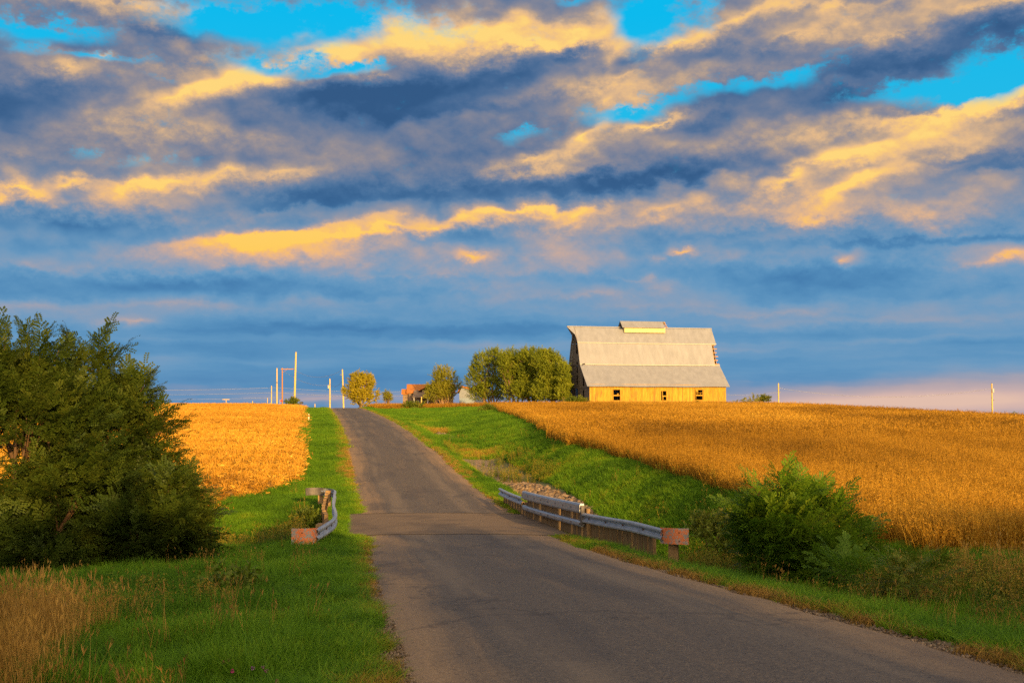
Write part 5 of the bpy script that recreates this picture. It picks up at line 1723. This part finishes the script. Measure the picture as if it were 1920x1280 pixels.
put('weeds', [
    weed_layer(41, 900, (4.6, 8.0), (27, 36), lambda x, y, t: .55*ss(t, 4.9, 5.6), .6, 1.0),
    weed_layer(42, 900, (5.0, 9.0), (20, 30), lambda x, y, t: .6*ss(t, 5.2, 6.2)*fbm(x, y, 98), .5, .9),
    weed_layer(43, 1500, (4.0, 8.5), (62, 112), lambda x, y, t: ss(fbm(x*.5, y*.3, 99), .50, .64)*.7, .6, 1.0),
    weed_layer(44, 700, (-10, -4.4), (33, 47), lambda x, y, t: .8*ss(-t, 4.5, 5.4), .6, 1.0),
    weed_layer(45, 1000, (-10, -5.2), (14, 30), lambda x, y, t: .34*ss(fbm(x*.5, y*.5, 101)+ss(-t, 5, 8)*.25, .55, .75), .35, .75),
    weed_layer(46, 1600, (6.5, 15), (14, 29), lambda x, y, t: .55*ss(fbm(x*.45, y*.45, 103), .45, .62), .5, .9),
    weed_layer(47, 1800, (8.2, 22), (30, 190), lambda x, y, t: .75*ss(t-field_edge_r(y), -1.0, -.1)*(1-ss(t-field_edge_r(y), .1, .8)), .6, 1.0)], WD,
    'mixed leafy roadside weeds with yellow-brown tops', 'weeds')

# pink clover heads in the near grass
def ball(rng, r):
    q = []
    for _ in range(16):
        d = rng.normal(0, 1, 3); d /= np.linalg.norm(d); w = np.cross(d, rng.normal(0, 1, 3)); w /= np.linalg.norm(w)
        q.append([d*r*.2, d*r*.7+w*r*.4, d*r, d*r*.7-w*r*.4])
    return quads_vfh(np.array(q), 0.)
CB = [proto('clover_head', *ball(rg, .022), M['clover']) for _ in range(3)]
rng = np.random.default_rng(51)
pc = [at(px, py, 9.6) for px, py in [(428, 1222), (455, 1226), (452, 1242), (430, 1250), (474, 1258), (482, 1258), (494, 1218), (500, 1200), (475, 1238), (520, 1165), (418, 1268), (66, 1255), (68, 1248), (436, 1198)]]
x = np.array([p.x for p in pc]); y = np.array([at(428, 1230, 9.6).y + rng.uniform(-1.0, 1.2) for p in pc])
P = np.stack([x*y/9.6, y, ground_z(x*y/9.6, y)+.22], 1)
scatter('clover_flowers', P, np.zeros((len(P), 3)), np.ones((len(P), 3)), rng.uniform(0, 1, len(P))**2, CB, 'few tiny pink clover heads in the near left grass', 'clover')

# --- soybean field ------------------------------------------------------------
def bean_plant(rng, h, n, spread, w):
    parts = [blades(rng, int(n*1.5), h, spread, w*.62, .28, 2, (.7, 1.1))]
    V = parts[0][0].reshape(-1, 6, 3)
    q = []
    for st in V:
        a, b, c = st[0:2].mean(0), st[2:4].mean(0), st[4:6].mean(0)
        for k in range(5):
            t = rng.uniform(.25, 1.0)
            p = a+(b-a)*t*2 if t < .5 else b+(c-b)*(t-.5)*2
            d = rng.normal(0, 1, 3)*np.array([1, 1, .8]); d[2] += rng.uniform(-.6, .7); d /= np.linalg.norm(d)
            s = np.cross(d, rng.normal(0, 1, 3)); s /= np.linalg.norm(s); l = w*rng.uniform(1.8, 3.6)
            q.append([p, p+d*l*.5+s*l*.16, p+d*l, p+d*l*.5-s*l*.16])
    q = np.array(q); H = np.repeat(rng.uniform(-.5, .6, len(q)), 4)
    parts.append((q.reshape(-1, 3), np.arange(len(q)*4).reshape(-1, 4), H))
    return join(*parts)
BN = [proto('bean_plant', *bean_plant(rg, .82, 9, .20, .022), M['beans']) for _ in range(6)]
BF = [proto('bean_clump', *bean_plant(rg, .84, 14, .42, .045), M['beans']) for _ in range(6)]
def bean_layer(seed, n, tr, yr, power, smin, smax):
    rng = np.random.default_rng(seed)
    x, y, t = sample(n, tr, yr, seed, power)
    # drilled rows following the road
    bean, stub = zone_masks(x, y)
    k = (rng.uniform(0, 1, n) < bean*1.2-.1) & in_view(x, y); x, y, t = x[k], y[k], t[k]
    P, r_, s_ = finish(x, y, rng, smin, smax, .13)
    s_[:, 2] *= .82+.36*fbm(x*.25, y*.25, 111)
    tint = .20+1.0*(fbm(x*.14, y*.06, 113)-.28)*.9+.30*(fbm(x*.9, y*.5, 115)-.5)+rng.normal(0, .08, len(x))-.16*ss(fbm(x*.22, y*.07, 119), .54, .72)
    gold = ss(fbm(x*.05+3, y*.03+5, 117), .52, .68)*.2
    return P, r_, s_, np.clip(tint+gold, 0, 1)
put('soybean_crop', [bean_layer(61, 60000, (8.5, 40), (26, 70), .6, .85, 1.15)], BN, 'ripe orange-brown soybean plants of the near field', 'soybeans')
put('soybean_crop', [bean_layer(62, 60000, (4.5, 95), (68, 130), .3, .8, 1.1), bean_layer(63, 70000, (4.5, 125), (125, 235), .5, .85, 1.15)], BF,
    'ripe orange soybean crop rising to the barn and skyline', 'soybeans')

# --- corn stubble ------------------------------------------------------------
def stub_clump(rng, n, spread, h):
    parts = []
    q = []; H = []
    for i in range(n):
        c = np.array([rng.normal(0, spread), rng.normal(0, spread), 0]); hh = h*rng.uniform(.5, 1.25); w = .014
        lean = rng.normal(0, .15, 2)
        for ax in ((w, 0), (0, w)):
            a = np.array([ax[0], ax[1], 0]); tpt = c+np.array([lean[0]*hh, lean[1]*hh, hh])
            q.append([c-a, c+a, tpt+a, tpt-a]); H.append(.2)
        for k in range(3):   # husks and broken leaves lying about
            b = c+np.array([rng.normal(0, .16), rng.normal(0, .16), rng.uniform(.02, .14)]); a = rng.uniform(0, 6.283)
            d = np.array([math.cos(a), math.sin(a), rng.normal(0, .35)]); l = rng.uniform(.12, .30); s = np.cross(d, [0, 0, 1.0]); s = s/np.linalg.norm(s)*.018+np.array([0, 0, rng.normal(0, .02)])
            q.append([b-s, b+s, b+d*l+s*.6, b+d*l-s*.6]); H.append(rng.uniform(-.4, .9))
    q = np.array(q); return q.reshape(-1, 3), np.arange(len(q)*4).reshape(-1, 4), np.repeat(H, 4)
SB = [proto('stubble_clump', *stub_clump(rg, 5, .13, .24), M['stubble']) for _ in range(6)]
SF = [proto('stubble_patch', *stub_clump(rg, 10, .34, .26), M['stubble']) for _ in range(6)]
def stub_layer(seed, n, tr, yr, power, smin, smax):
    rng = np.random.default_rng(seed)
    x, y, t = sample(n, tr, yr, seed, power)
    t = np.round(t/.76)*.76+rng.normal(0, .09, n)
    x = road_x(y)+t
    bean, stub = zone_masks(x, y)
    k = (rng.uniform(0, 1, n) < stub) & in_view(x, y); x, y = x[k], y[k]
    kk = rng.uniform(0, 1, len(x)) < (.25+.75*ss(y, 50, 58))*(.6+.4*ss(fbm(x*.3, y*.12, 124), .35, .5)); x, y = x[kk], y[kk]
    P, r_, s_ = finish(x, y, rng, smin, smax, .12)
    sw = .5+.5*np.sin((y+1.2*np.sin(x*.11))*2*math.pi/4.6)
    tint = np.clip(.02+.72*fbm(x*.22, y*.16, 121)+.26*sw-.25*ss(fbm(x*.35, y*.2, 122), .58, .7)+rng.normal(0, .10, len(x))-.42*(1-ss(y, 49, 60)), 0, 1)
    return P, r_, s_, tint
put('corn_stubble', [stub_layer(71, 60000, (-45, -4.5), (46, 100), .8, .8, 1.2)], SB, 'golden corn stubble of the near left field', 'stubble')
put('corn_stubble', [stub_layer(72, 95000, (-100, -4.5), (98, 232), .5, .85, 1.15)], SF, 'golden corn stubble running up to the left skyline', 'stubble')

# --- stones ------------------------------------------------------------------
def stone(rng, r):
    bm = bmesh.new(); bmesh.ops.create_icosphere(bm, subdivisions=1, radius=r)
    for v in bm.verts:
        v.co *= rng.uniform(.7, 1.2); v.co.z *= .65
    V = np.array([v.co[:] for v in bm.verts]); F = np.array([[v.index for v in f.verts] for f in bm.faces]); bm.free()
    return V, F, np.zeros(len(V))
ST = [proto('stone', *stone(rg, .16), M['stone']) for _ in range(6)]
rng = np.random.default_rng(81)
def stones_at(n, tr, yr, dens, smin, smax, seed):
    rng = np.random.default_rng(seed)
    x, y, t = sample(n, tr, yr, seed, .2)
    k = rng.uniform(0, 1, n) < dens(x, y, t); x, y = x[k], y[k]
    P, r_, s_ = finish(x, y, rng, smin, smax, .5)
    return P, r_, s_, rng.uniform(0, 1, len(x))
put('riprap', [stones_at(6000, (4.0, 7.8), (44, 80), lambda x, y, t: np.exp(-((t-5.9)/1.1)**2)*ss(fbm(x*.8, y*.4, 131), .22, .42)*(1-ss(y, 66, 80)*.8), .25, 1.2, 82),
               stones_at(500, (4.8, 7.2), (94, 104), lambda x, y, t: np.exp(-((t-6)/.8)**2), .5, 1.5, 83),
               stones_at(200, (4, 8), (35, 46), lambda x, y, t: .8+0*t, .4, 1.1, 84)], ST, 'pale broken stones lining the ditch right of the road', 'stones')
GV = [proto('pebble', *stone(rg, .022), M['stone']) for _ in range(5)]
def gravel_at(n, side, yr, seed):
    rng = np.random.default_rng(seed)
    x, y, t = sample(n, (2.35, 3.7), yr, seed, 1.5); t = t*side; x = road_x(y)+t
    k = rng.uniform(0, 1, n) < np.exp(-((np.abs(t)-half_w(y)+.02)/.24)**2); x, y, t = x[k], y[k], t[k]
    P, r_, s_ = finish(x, y, rng, .35, 1.3, .5)
    P[:, 2] = np.maximum(P[:, 2], np.where(np.abs(t) < half_w(y), road_z(y)-.005, -99))
    return P, r_, s_, rng.uniform(0, 1, len(x))
put('gravel', [gravel_at(11000, 1, (7, 40), 91), gravel_at(9000, -1, (7, 40), 92)], GV, 'loose tan gravel along the near road edges', 'gravel')
